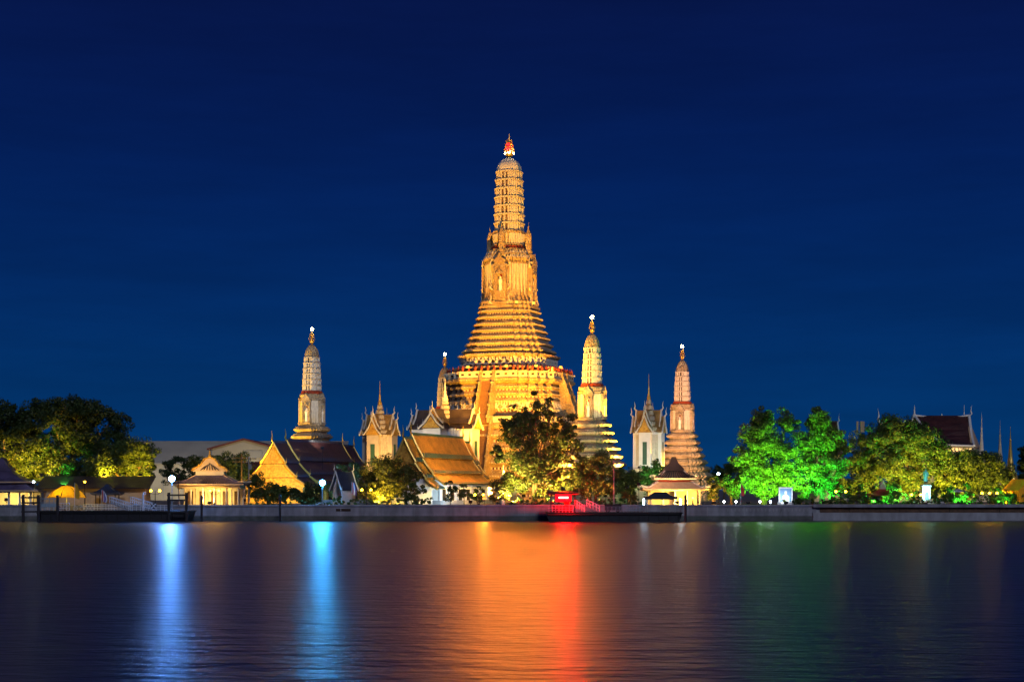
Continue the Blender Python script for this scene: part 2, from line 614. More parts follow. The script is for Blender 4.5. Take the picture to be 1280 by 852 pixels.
w = thing('promenade_wall', 'grey embankment wall with long dark brown carved band below green park', 'wall', (0, 249.6, 0))
x0, x1 = XR - .6, 260
mb = MB()
mb.box(((x0 + x1) / 2, 1.5, .35), (x1 - x0, 3.0, 1.9))
mb.box(((x0 + x1) / 2, 1.8, 1.5), (x1 - x0, 2.4, 1.4))
mb.build('wall_face', M['concrete_light'], w)
mb = MB()
mb.box(((x0 + x1) / 2, 1.42, 2.42), (x1 - x0, 3.2, .5))
mb.build('coping', M['concrete'], w)
mb = MB()
mb.box(((x0 + x1) / 2 + .6, .55, 1.72), (x1 - x0 - 1.2, .2, .84))
mb.build('carved_band', M['panel_brown'], w)
mb = MB()
x = x0 + 6
while x < 120:
    mb.box((x, .43, 1.72), (.12, .1, .84))
    x += 8.2
mb.build('band_joint', M['slot'], w)

# ------------------------------------------------------------------ redented towers
RQ = [(1, .52), (.9, .52), (.9, .66), (.8, .66), (.8, .8), (.66, .8), (.66, .9), (.52, .9), (.52, 1)]


def redent(s, z, q=RQ):
    out = []
    for k in range(4):
        for x, y in q:
            for _ in range(k):
                x, y = -y, x
            out.append((x * s, y * s, z))
    return out


def perimeter(s, step):
    """points with outward normals along a redented outline of half size s"""
    l = redent(s, 0)
    out = []
    for i in range(len(l)):
        a, b = Vector(l[i]), Vector(l[(i + 1) % len(l)])
        d = b - a
        n = max(1, int(round(d.length / step)))
        nr = Vector((d.y, -d.x, 0)).normalized()
        for k in range(n):
            out.append((a + d * ((k + .5) / n), nr))
    return out


def tier_profile(z0, z1, s0, s1, n, pw=1.0):
    out = []
    for i in range(n):
        a, b = i / n, (i + 1) / n
        zb, h = z0 + (z1 - z0) * a, (z1 - z0) / n
        s, t = s1 + (s0 - s1) * (1 - a) ** pw, s1 + (s0 - s1) * (1 - b) ** pw
        d = h * .26
        out += [(zb, s - d), (zb + .20 * h, s - d), (zb + .22 * h, s - .35 * d), (zb + .32 * h, s + .10 * d), (zb + .40 * h, s + .50 * d),
                (zb + .47 * h, s + .62 * d), (zb + .60 * h, s + .62 * d), (zb + .63 * h, s + .25 * d), (zb + .70 * h, s + .15 * d), (zb + .73 * h, s - .30 * d),
                (zb + .86 * h, s - .45 * d), (zb + .88 * h, s - .8 * d), (zb + .995 * h, t - d * .98)]
    return out


def loft_prof(mb, prof):
    return mb.loft([redent(s, z) for z, s in prof])


def short_seg(s, step):
    l, out, odd = redent(s, 0), [], 0
    for i in range(len(l)):
        d = (Vector(l[(i + 1) % len(l)]) - Vector(l[i])).length
        n = max(1, int(round(d / step)))
        if d < step * .8:
            odd += 1
            out.append(odd % 2 == 0)
        else:
            out += [False] * n
    return out


def ribs(mb, z0, z1, s0, s1, step, w, d, alt=False):
    zc, h = (z0 + z1) / 2, z1 - z0
    for i, (p, n) in enumerate(perimeter((s0 + s1) / 2, step)):
        if alt and short_seg((s0 + s1) / 2, step)[i]: continue
        mb.box((p.x, p.y, zc), (d * 2, w, h), math.atan2(n.y, n.x))


def knobs(mb, z, s, step, r, h):
    for p, n in perimeter(s, step):
        mb.add([(p.x - r, p.y - r, z), (p.x + r, p.y - r, z), (p.x + r, p.y + r, z), (p.x - r, p.y + r, z), (p.x, p.y, z + h)],
               [(3, 2, 1, 0), (0, 1, 4), (1, 2, 4), (2, 3, 4), (3, 0, 4)])


def atlas_figure(h):
    """a crouching guardian holding up the terrace above: spread knees, round torso, raised arms"""
    mb = MB()
    mb.tube([(-.26 * h, 0, 0), (-.34 * h, -.16 * h, .22 * h), (-.07 * h, 0, .36 * h)], [.07 * h, .10 * h, .12 * h], 5)
    mb.tube([(.26 * h, 0, 0), (.34 * h, -.16 * h, .22 * h), (.07 * h, 0, .36 * h)], [.07 * h, .10 * h, .12 * h], 5)
    mb.lathe([(.28 * h, .12 * h), (.42 * h, .17 * h), (.6 * h, .20 * h), (.68 * h, .10 * h)], 7)
    mb.lathe([(.66 * h, .06 * h), (.72 * h, .12 * h), (.82 * h, .10 * h), (.90 * h, .05 * h), (1.0 * h, .01 * h)], 6)
    for sx in (-1, 1):
        mb.tube([(sx * .17 * h, 0, .62 * h), (sx * .34 * h, -.05 * h, .70 * h), (sx * .28 * h, -.02 * h, 1.0 * h)], [.07 * h, .06 * h, .06 * h], 5)
    return mb


def standing_figure(mb, x, y, z, h, M_=None):
    mb.lathe([(0, .15 * h), (.1 * h, .13 * h), (.45 * h, .11 * h), (.6 * h, .15 * h), (.74 * h, .15 * h), (.79 * h, .05 * h),
              (.84 * h, .08 * h), (.90 * h, .07 * h), (1.0 * h, .01 * h)], 7, (x, y, z), M_)
    return mb


def porch(root, k, sface, zb, h, w, proud, fig=True, small=False):
    """projecting niche porch in the middle of face k"""
    Mx = Matrix.Rotation(k * PI / 2, 4, 'Z')
    y0 = -sface
    yf = y0 - proud
    hw, nw = w / 2, w * .21
    nb, ntp = zb + h * (.30 if not small else .08), zb + h * (.70 if not small else .72)
    mb = MB()
    for sx in (-1, 1):
        mb.box((sx * (hw + nw) / 2, y0 - proud / 2 + .3, zb + h * .41), (hw - nw, proud + .6, h * .82), 0, Mx)
        mb.box((sx * hw * .86, yf - .06, zb + h * .41), (hw * .22, .3, h * .80), 0, Mx)
        mb.box((sx * nw * 1.35, yf - .05, (nb + ntp) / 2), (nw * .34, .24, ntp - nb), 0, Mx)
    mb.box((0, y0 - proud / 2 + .3, (zb + nb) / 2), (2 * nw, proud + .6, nb - zb), 0, Mx)
    mb.box((0, y0 - proud / 2 + .3, (ntp + zb + h * .82) / 2), (2 * nw, proud + .6, zb + h * .82 - ntp), 0, Mx)
    mb.box((0, yf - .05, zb + h * .03), (w * 1.12, .5, h * .06), 0, Mx)
    # stepped pediments
    for i, (ww, zz, hh, yy) in enumerate(((1.16, .80, .20, .0), (.86, .90, .20, -.16), (.5, .66, .10, -.3))):
        a, zz0, zz1 = hw * ww, zb + h * zz, zb + h * (zz + hh)
        mb.prism([(-a, zz0), (a, zz0), (a * 1.08, zz0 + (zz1 - zz0) * .28), (a * .5, zz0 + (zz1 - zz0) * .55), (0, zz1 + h * .03), (-a * .5, zz0 + (zz1 - zz0) * .55), (-a * 1.08, zz0 + (zz1 - zz0) * .28)],
                 'y', yf + yy - .12, y0 + .2, Mx)
    pc = mb.build('porch', M['prang'] if not small else M['prang_fine'], root)
    mb = MB()
    mb.box((0, y0 - .02, (nb + ntp) / 2), (2 * nw, .1, ntp - nb), 0, Mx)
    mb.build('niche', M['niche'], pc)
    if fig:
        standing_figure(MB(), 0, 0, 0, 1)
        mb = standing_figure(MB(), 0, y0 - proud * .55, nb, (ntp - nb) * .82, Mx)
        mb.build('niche_figure', M['white_fig'], pc)
    return pc


def vajra(root, z, h, red=False):
    """thunderbolt finial: bulb, four rising prongs in three tiers, needle"""
    mb = MB()
    mb.lathe([(0, .10 * h), (.06 * h, .07 * h), (.10 * h, .15 * h), (.18 * h, .18 * h), (.26 * h, .12 * h), (.30 * h, .05 * h), (.7 * h, .035 * h), (1.0 * h, .006 * h)], 8, (0, 0, z))
    for zz, rr in ((.24, .20), (.42, .16), (.58, .11)):
        for k in range(4):
            a = k * PI / 2 + PI / 4
            mb.tube([(math.cos(a) * r_ * h, math.sin(a) * r_ * h, z + q * h) for r_, q in ((.04, zz), (rr, zz + .05), (rr * 1.05, zz + .13), (rr * .6, zz + .20))], [.03 * h, .035 * h, .03 * h, .008 * h], 5)
    return mb.build('finial', M['gold'], root)


def small_prang(label, x, y, group):
    root = thing('corner_prang', label, 'tower', (x, y, 0), ROT, group)
    base = tier_profile(9.0, 18.0, 5.7, 2.75, 6, 1.2)
    prof = [(GZ - .4, 7.4), (3.6, 7.4), (3.8, 7.0)] + tier_profile(3.8, 9.0, 6.9, 5.9, 3) + base
    loft_prof(MB(), prof).build('base', M['prang_fine'], root)
    loft_prof(MB(), [(17.9, 2.4), (18.5, 2.35), (18.55, 2.1), (23.2, 1.92), (23.3, 2.08), (23.6, 2.12), (23.7, 2.0), (24.1, 2.2), (24.4, 2.25), (24.45, 1.95)]).build('cella', M['prang_fine'], root)
    mb = MB()
    ribs(mb, 18.6, 23.1, 2.1, 1.94, .5, .16, .08)
    mb.build('pilasters', M['relief_pale'], root)
    for k in range(4):
        porch(root, k, 1.95, 18.3, 5.6, 1.8, .45, True, True)
    mb = MB()
    loft_prof(mb, [(24.45, 1.94), (25.1, 1.86)])
    knobs(mb, 24.4, 1.95, .5, .14, .7)
    mb.build('frieze', M['red_stucco'], root)
    # tall ribbed shaft with seven storeys
    prof, relief = [(25.05, 1.82)], MB()
    n = 6
    zs = [25.1 + (32.0 - 25.1) * (i / n) ** .96 for i in range(n + 1)]
    ss = [1.72, 1.70, 1.66, 1.61, 1.55, 1.47, 1.36]
    for i in range(n):
        a, b = zs[i], zs[i + 1]
        s, t = ss[i], ss[i + 1]
        prof += [(a + .02, s - .18), (b - .30, t - .16), (b - .22, t + .06), (b - .04, t + .07)]
        ribs(relief, a + .05, b - .24, s - .09, t - .07, .56, .25, .11, True)
    for q, r_ in [(2.7 * u, max(.05, 1.30 * (1 - u ** 2.1) ** .66)) for u in (0, .14, .3, .48, .66, .82, .94, 1.0)]:
        prof.append((32.05 + q, r_))
    loft_prof(MB(), prof[:-8]).build('shaft', M['fine_shaded'], root)
    loft_prof(MB(), [(31.98, 1.35)] + prof[-8:]).build('dome', M['prang_fine'], root)
    mb = MB()
    for i in range(n):
        loft_prof(mb, [(zs[i + 1] - .24, ss[i + 1] - .05), (zs[i + 1] - .21, ss[i + 1] + .09), (zs[i + 1] - .05, ss[i + 1] + .10), (zs[i + 1] - .02, ss[i + 1] - .05)])
    mb.build('storey_bands', M['relief_pale'], root)
    relief.build('shaft_ribs', M['relief_pale'], root)
    f = vajra(root, 34.7, 2.9)
    MB().ball((0, 0, 37.75), .33).build('tip_lamp', M['bulb_tip'], f)
    return root


PR = [('corner tower standing closest to the river, immediately beside the great central spire', 15.2, 290),
      ('corner tower rising behind the dark red roof, half gold and half grey', -40.8, 311.5),
      ('peach-coloured corner tower standing farthest towards the green trees', 38.9, 349),
      ('corner tower mostly hidden behind the golden terraces and white pavilion spire', -16.2, 369)]
for lab, x, y in PR:
    small_prang(lab, x, y, 'four corner towers round the great central spire')


# ---- the great central tower
TX, TY = -.6, 329.8
T = thing('central_prang', 'huge golden floodlit central temple spire with stacked terraces and red tip', 'tower', (TX, TY, 0), ROT)
# lowest terrace
prof = [(GZ - .4, 17.2), (3.4, 17.2), (3.5, 16.7)] + tier_profile(3.5, 17.6, 16.4, 14.9, 5)
prof += [(17.6, 14.5), (18.0, 15.0), (18.4, 15.1), (18.45, 14.8), (18.9, 14.8), (18.9, 12.2)]
loft_prof(MB(), prof).build('lower_terrace', M['prang'], T)
# second terrace
prof = [(18.9, 12.5), (19.6, 12.5), (19.7, 12.2)] + tier_profile(19.7, 27.2, 12.25, 11.75, 5)
prof += [(27.2, 11.9), (27.5, 12.3), (27.7, 12.75), (28.2, 12.85), (28.25, 12.6), (28.4, 12.6), (28.4, 10.2)]
loft_prof(MB(), prof).build('middle_terrace', M['prang'], T)
# third terrace with guardians, then the stack of receding storeys
prof = [(28.4, 10.9), (28.9, 10.9), (29.0, 10.4), (30.0, 10.2), (30.2, 10.7), (30.5, 11.0), (30.9, 11.05), (31.0, 10.0), (31.05, 8.9), (33.0, 8.75), (33.05, 9.5), (33.3, 9.9), (33.7, 9.95), (33.8, 9.0)]
prof += tier_profile(33.8, 43.8, 8.95, 5.75, 7, 1.35)
loft_prof(MB(), prof).build('upper_terraces', M['prang'], T)
prof = [(43.7, 5.95), (44.3, 5.95), (44.4, 5.6), (44.9, 5.75), (45.2, 5.75), (45.3, 5.4), (46.0, 5.2), (46.1, 5.05), (48.0, 4.9), (53.2, 4.55), (53.3, 4.8), (53.6, 4.85), (53.7, 4.6), (54.1, 4.95), (54.5, 5.0), (54.55, 4.5),
        (55.1, 4.45), (55.15, 4.65), (55.5, 4.65), (55.55, 4.05), (56.2, 3.95), (56.25, 4.1), (56.5, 4.1), (56.55, 3.4)]
loft_prof(MB(), prof).build('cella', M['prang'], T)
mb = MB()
ribs(mb, 46.1, 53.2, 5.0, 4.58, .85, .26, .12)
mb.build('pilasters', M['relief'], T)
# courses of small rosettes on the terraces
mb = MB()
for i in range(7):
    h = 10.0 / 7
    z = 33.8 + h * i
    sr = 5.75 + 3.2 * (1 - i / 7) ** 1.35
    for p, n in perimeter(sr - .30, .62):
        mb.box((p.x, p.y, z + .12), (.34, .26, .26), math.atan2(n.y, n.x))
    for p, n in perimeter(sr + .22, .5):
        mb.box((p.x, p.y, z + h * .535), (.14, .24, .16), math.atan2(n.y, n.x))
for z0_, dz, s0_, ds, nn in ((19.7, 1.5, 12.25, -.1, 5), (3.5, 2.82, 16.4, -.3, 5)):
    for i in range(nn):
        z = z0_ + dz * i
        for p, n in perimeter(s0_ + ds * i - dz * .2, .8):
            mb.box((p.x, p.y, z + dz * .1), (.4, .34, dz * .17), math.atan2(n.y, n.x))
        for p, n in perimeter(s0_ + ds * i + dz * .16, .62):
            mb.box((p.x, p.y, z + dz * .535), (.16, .3, dz * .10), math.atan2(n.y, n.x))
mb.build('rosette_courses', M['relief'], T)
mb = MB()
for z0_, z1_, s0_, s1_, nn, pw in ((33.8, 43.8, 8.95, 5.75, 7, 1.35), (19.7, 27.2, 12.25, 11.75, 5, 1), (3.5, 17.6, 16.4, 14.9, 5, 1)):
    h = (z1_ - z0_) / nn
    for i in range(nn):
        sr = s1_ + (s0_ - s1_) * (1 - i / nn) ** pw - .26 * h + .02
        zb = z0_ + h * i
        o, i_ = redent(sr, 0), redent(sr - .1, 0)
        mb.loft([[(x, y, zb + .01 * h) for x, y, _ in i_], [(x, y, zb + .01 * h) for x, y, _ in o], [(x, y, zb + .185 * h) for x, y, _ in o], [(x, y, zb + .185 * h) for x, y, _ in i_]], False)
mb.build('recess_shade_bands', M['red_recess_shade'], T)  # strips that deepen the recess shade between tiers by colour
# frieze and pilasters below the shaft
loft_prof(MB(), [(55.5, 3.35), (57.3, 3.2), (57.35, 3.45), (57.6, 3.45), (57.65, 3.15), (59.9, 3.05), (60.0, 3.3), (60.5, 3.3), (60.55, 3.0)]).build('shaft_base', M['prang'], T)
mb = MB()
ribs(mb, 57.7, 59.9, 3.2, 3.1, .7, .24, .2)
knobs(mb, 54.5, 4.85, .62, .2, .8)
knobs(mb, 55.5, 4.45, .62, .18, .7)
mb.build('shaft_frieze', M['relief'], T)
mb = MB()
for p, n in perimeter(3.42, .75):
    mb.box((p.x, p.y, 56.5), (.3, .45, 1.3), math.atan2(n.y, n.x))
mb.build('red_frieze', M['red_stucco'], T)
prof, relief = [(60.5, 3.0)], MB()
n = 7
zs = [60.6 + (73.6 - 60.6) * i / n for i in range(n + 1)]
ss = [2.95, 2.94, 2.92, 2.89, 2.85, 2.78, 2.68, 2.54]
for i in range(n):
    a, b, s, t = zs[i], zs[i + 1], ss[i], ss[i + 1]
    prof += [(a + .02, s - .30), (b - .50, t - .28), (b - .42, t + .06), (b - .06, t + .08)]
    ribs(relief, a + .05, b - .44, s - .20, t - .18, .82, .40, .19, True)
for q, r_ in [(2.95 * u, max(.10, 2.42 * (1 - u ** 2.1) ** .62)) for u in (0, .14, .3, .48, .66, .82, .94, 1.0)]:
    prof.append((73.7 + q, r_))
loft_prof(MB(), prof[:-8]).build('shaft', M['prang_shaded'], T)
loft_prof(MB(), [(73.62, 2.5)] + prof[-8:]).build('dome', M['relief_pale'], T)
mb = MB()
for i in range(7):
    b, t = zs[i + 1], ss[i + 1]
    loft_prof(mb, [(b - .44, t - .1), (b - .40, t + .10), (b - .08, t + .12), (b - .04, t - .1)])
mb.build('storey_bands', M['relief'], T)
relief.build('shaft_ribs', M['relief'], T)
for k in range(4):
    pc = porch(T, k, 4.7, 44.4, 9.8, 2.9, .95)
    mb = MB()
    Mx = Matrix.Rotation(k * PI / 2, 4, 'Z')
    for sx in (-1, 1):
        for zz, hh_, o in ((44.4, 2.4, 0), (47.6, 1.5, -.15), (52.6, 2.0, -.25)):
            mb.tube([(sx * 1.7, -5.55 + o * -1, zz), (sx * 2.25, -5.7 - o, zz + hh_ * .3), (sx * 1.95, -5.6 - o, zz + hh_ * .65), (sx * 2.2, -5.7 - o, zz + hh_)], [.22, .2, .12, .03], 5, Mx)
    mb.build('wing_ornament', M['relief'], pc)
    Mx = Matrix.Rotation(k * PI / 2, 4, 'Z')
    mb = MB()
    tp = [(54.6, .95), (55.4, .95), (55.5, .78), (56.2, .80), (56.3, .66), (59.4, .60), (60.0, .50), (60.6, .30), (61.0, .10), (61.5, .12), (61.7, .05), (62.4, .01)]
    mb.loft([[(x, y - 4.45, z) for x, y, z in redent(s, z)] for z, s in tp], True, Mx)
    mb.build('turret', M['prang'], T)
f = vajra(T, 76.4, 5.4)
mb = MB()
for zz, rr, s in ((78.55, .42, .34), (79.5, .30, .28)):
    for k in range(6):
        a = k * PI / 3
        mb.ball((rr * math.cos(a), rr * math.sin(a), zz), s, 1)
mb.build('red_lamp', M['bulb_red'], f)
mb = MB()
for k in range(4):
    a = k * PI / 2 + .3
    mb.ball((.85 * math.cos(a), .85 * math.sin(a), 77.55), .2, 1)
mb.build('crown_lamp', M['bulb_tip'], f)
# parapets with slots and red finials
for zz, s, name, hh in ((18.9, 14.55, 'lower_parapet', 1.25), (28.4, 12.45, 'upper_parapet', 1.35)):
    mb = MB()
    o, i_ = redent(s, 0), redent(s - .35, 0)
    mb.loft([[(x, y, zz) for x, y, _ in o], [(x, y, zz + hh) for x, y, _ in o], [(x, y, zz + hh) for x, y, _ in i_], [(x, y, zz) for x, y, _ in i_]], False)
    for p, n in perimeter(s + .05, 2.6):
        mb.box((p.x, p.y, zz + hh - .1), (.2, 1.9, .24), math.atan2(n.y, n.x))
    pp = mb.build(name, M['parapet'], T)
    first = None
    for p, n in perimeter(s + .015, 1.6):
        if not (n.y < -.5 or n.x > .5): continue
        Mx = Matrix.Translation((p.x, p.y, zz + hh * .5)) @ Matrix.Rotation(math.atan2(n.y, n.x), 4, 'Z')
        if first is None:
            first = MB().box((0, 0, 0), (.05, .62, .42)).build('slot', M['slot'], pp)
            first.matrix_local = Mx
        else:
            copy_part(first, pp, Mx)
fin = MB().lathe([(0, .30), (.18, .34), (.3, .20), (.55, .30), (.8, .24), (1.0, .10), (1.35, .02)], 7)
first = None
pts = [(p, n) for p, n in perimeter(12.3, 1.45) if n.y < -.5 or n.x > .5]
for p, n in pts[:70]:
    Mx = Matrix.Translation((p.x, p.y, 29.72))
    if first is None:
        first = fin.build('red_finial', M['red_stucco'], T)
        first.matrix_local = Mx
    else:
        copy_part(first, T, Mx)
fm = atlas_figure(1)
first = None
cand = []
for s, z, h, st in ((9.3, 31.0, 2.05, 1.6), (12.2, 21.4, 1.9, 1.75)):
    cand += [(p, n, z, h) for p, n in perimeter(s, st) if n.y < -.5 or n.x > .5]
for p, n, z, h in cand[:98]:
    Mx = Matrix.Translation((p.x, p.y, z)) @ Matrix.Rotation(math.atan2(n.y, n.x) + PI / 2, 4, 'Z') @ Matrix.Scale(h, 4)
    if first is None:
        first = fm.build('guardian_figure', M['relief_pale'], T)
        first.matrix_local = Mx
    else:
        copy_part(first, T, Mx)
# steep stairs up the middle of each face
for k in range(4):
    Mx = Matrix.Rotation(k * PI / 2, 4, 'Z')
    for (ra, za, rb, zb, wd, nm) in ((15.6, 18.9, 12.35, 28.4, 2.3, 'upper_stair'), (19.6, GZ, 14.7, 18.9, 2.9, 'lower_stair')):
        n = 26
        mb = MB()
        poly = [(-rb, za)]
        poly = [(-rb + .3, za), (-ra, za)]
        for i in range(n):
            y = -ra + (ra - rb) * i / n
            poly += [(y, za + (zb - za) * (i + 1) / n), (-ra + (ra - rb) * (i + 1) / n, za + (zb - za) * (i + 1) / n)]
        poly.append((-rb + .3, zb))
        mb.prism(poly, 'x', -wd / 2, wd / 2, Mx)
        st = mb.build(nm, M['brick_step'], T)
        for sx in (-1, 1):
            mb = MB()
            xc = sx * (wd / 2 + .3)
            mb.prism([(-rb + .3, za), (-ra - .5, za), (-ra - .5, za + 1.2), (-rb - .4, zb + 1.1), (-rb + .3, zb + 1.1)], 'x', xc - .24, xc + .24, Mx)
            for i in range(5):
                q = i / 4
                yy, zz = -ra - .3 + (ra - rb) * q, za + 1.1 + (zb - za) * q
                mb.box((xc, yy, zz + .15), (.75, .5, .5), 0, Mx)
            mb.build('stair_rail', M['prang'], st)


# ------------------------------------------------------------------ pavilions between the towers
def chofa(mb, p, h, d=(0, -1), Mx=None):
    """horn-like roof finial rising from p and leaning out along d"""
    x, y, z = p
    mb.tube([(x, y, z - .1 * h), (x + d[0] * .22 * h, y + d[1] * .22 * h, z + .22 * h), (x + d[0] * .14 * h, y + d[1] * .14 * h, z + .5 * h),
             (x + d[0] * .24 * h, y + d[1] * .24 * h, z + h)], [.09 * h, .085 * h, .045 * h, .008 * h], 5, Mx)


def mondop(label, x, y, zb, zw, half, top, gold, group, arm=1.0, pyr=.78, wallm=None):
    root = thing('spired_pavilion', label, 'pavilion', (x, y, 0), ROT, group)
    wallm = wallm or M['white_wall']
    loft_prof(MB(), [(GZ - .4, half * 1.35), (4.6, half * 1.35), (4.8, half * 1.28), (zb - 1, half * 1.2), (zb - .8, half * 1.26), (zb, half * 1.26)]).build('plinth', M['parapet'], root)
    prof = [(zb, half * 1.04), (zb + .6, half * 1.04), (zb + .7, half), (zw - .5, half * .97), (zw - .4, half * 1.04), (zw, half * 1.06)]
    loft_prof(MB(), prof).build('wall', wallm, root)
    mb = MB()
    ribs(mb, zb + .7, zw - .5, half, half * .97, half * .3, half * .07, .08)
    mb.build('pilasters', M['relief'] if gold else M['trim_white'], root)
    ga = half * .62
    for k in range(4):
        Mx = Matrix.Rotation(k * PI / 2, 4, 'Z')
        ya = -half * arm
        # porch arm with its wall, window and two tiers of gable
        mb = MB()
        mb.box((0, (ya - half * .25) / 2 - half * .25, (zb + zw) / 2), (ga * 1.7, abs(ya) - half * .2, zw - zb), 0, Mx)
        mb.build('porch_wall', wallm, root)
        mb = MB()
        mb.box((0, ya - half * .26, zb + (zw - zb) * .42), (ga * .62, .12, (zw - zb) * .62), 0, Mx)
        mb.build('window', M['green_shutter'], root)
        rise = (top - zw) * .28
        for (a, z0, y0, nm) in ((1.12, zw - .1, ya - half * .38, 0), (.86, zw + rise * .35, ya - half * .08, 1)):
            g = ga * a
            mb = MB()
            mb.prism([(-g, z0), (g, z0), (g * .45, z0 + rise * .42), (0, z0 + rise), (-g * .45, z0 + rise * .42)], 'y', y0, 0, Mx)
            mb.build('gable_roof', M['roof_gilt'] if gold else M['roof_grey'], root)
            mb = MB()
            mb.prism([(-g * .8, z0 + .08), (g * .8, z0 + .08), (g * .36, z0 + rise * .38), (0, z0 + rise * .82), (-g * .36, z0 + rise * .38)], 'y', y0 - .06, y0 + .1, Mx)
            gb = mb.build('pediment', M['goldflat'], root)
            mb = MB()
            for sx in (-1, 1):
                mb.tube([(sx * g * 1.12, y0 - .1, z0 - .05), (sx * g * .5, y0 - .1, z0 + rise * .42), (0, y0 - .1, z0 + rise * 1.04)], .12 + half * .02, 5, Mx)
                chofa(mb, (sx * g * 1.1, y0 - .1, z0), rise * .30, (sx * .7, 0), Mx)
            chofa(mb, (0, y0 - .1, z0 + rise), rise * .55, (0, -1), Mx)
            mb.build('bargeboard', M['relief_pale'], gb)
    # pyramid of shrinking roof tiers and needle
    prof = []
    z, s = zw, half * .95
    n = 6
    zt = zw + (top - zw) * .56
    for i in range(n):
        a = i / n
        zz = zw + (zt - zw) * a
        h = (zt - zw) / n
        s = half * (pyr * (1 - a) ** 1.35 + .10)
        prof += [(zz, s), (zz + .15 * h, s * 1.06), (zz + .3 * h, s * 1.02), (zz + .95 * h, s * .80)]
    loft_prof(MB(), prof).build('roof_tiers', M['prang'] if gold else M['prang_fine'], root)
    mb = MB()
    for i in range(n):
        a = i / n
        s = half * (pyr * (1 - a) ** 1.35 + .10)
        knobs(mb, zw + (zt - zw) * (a + .2 / n), s * 1.0, max(.35, s * .3), .09 + .02 * half, (zt - zw) / n * .8)
    mb.build('roof_antefixes', M['relief'] if gold else M['relief_pale'], root)
    MB().lathe([(zt - .2, half * .16), (zt + .5, half * .17), (zt + .8, half * .11), (zt + (top - zt) * .35, half * .065), (zt + (top - zt) * .4, half * .08),
                (zt + (top - zt) * .45, half * .045), (top, .03)], 8).build('needle', M['gold'] if gold else M['trim_white'], root)
    return root


mondop('slim white pavilion with gilt gables and needle spire between two towers near the park', 28.6, 319.5, 9.4, 17.0, 2.4, 29.3, True, 'spired pavilions round the central tower')
mondop('dimmer pavilion with needle spire standing beside the tower over the dark red roof', -29.4, 340, 9.4, 17.2, 2.75, 29.2, True, 'spired pavilions round the central tower', 1.05, .78, M['cream_wall'])
mondop('broad white pavilion with green shutters in front of the golden terraces', -13.2, 301.5, 8.0, 17.0, 3.5, 27.1, False, 'spired pavilions round the central tower', 1.6, .46)


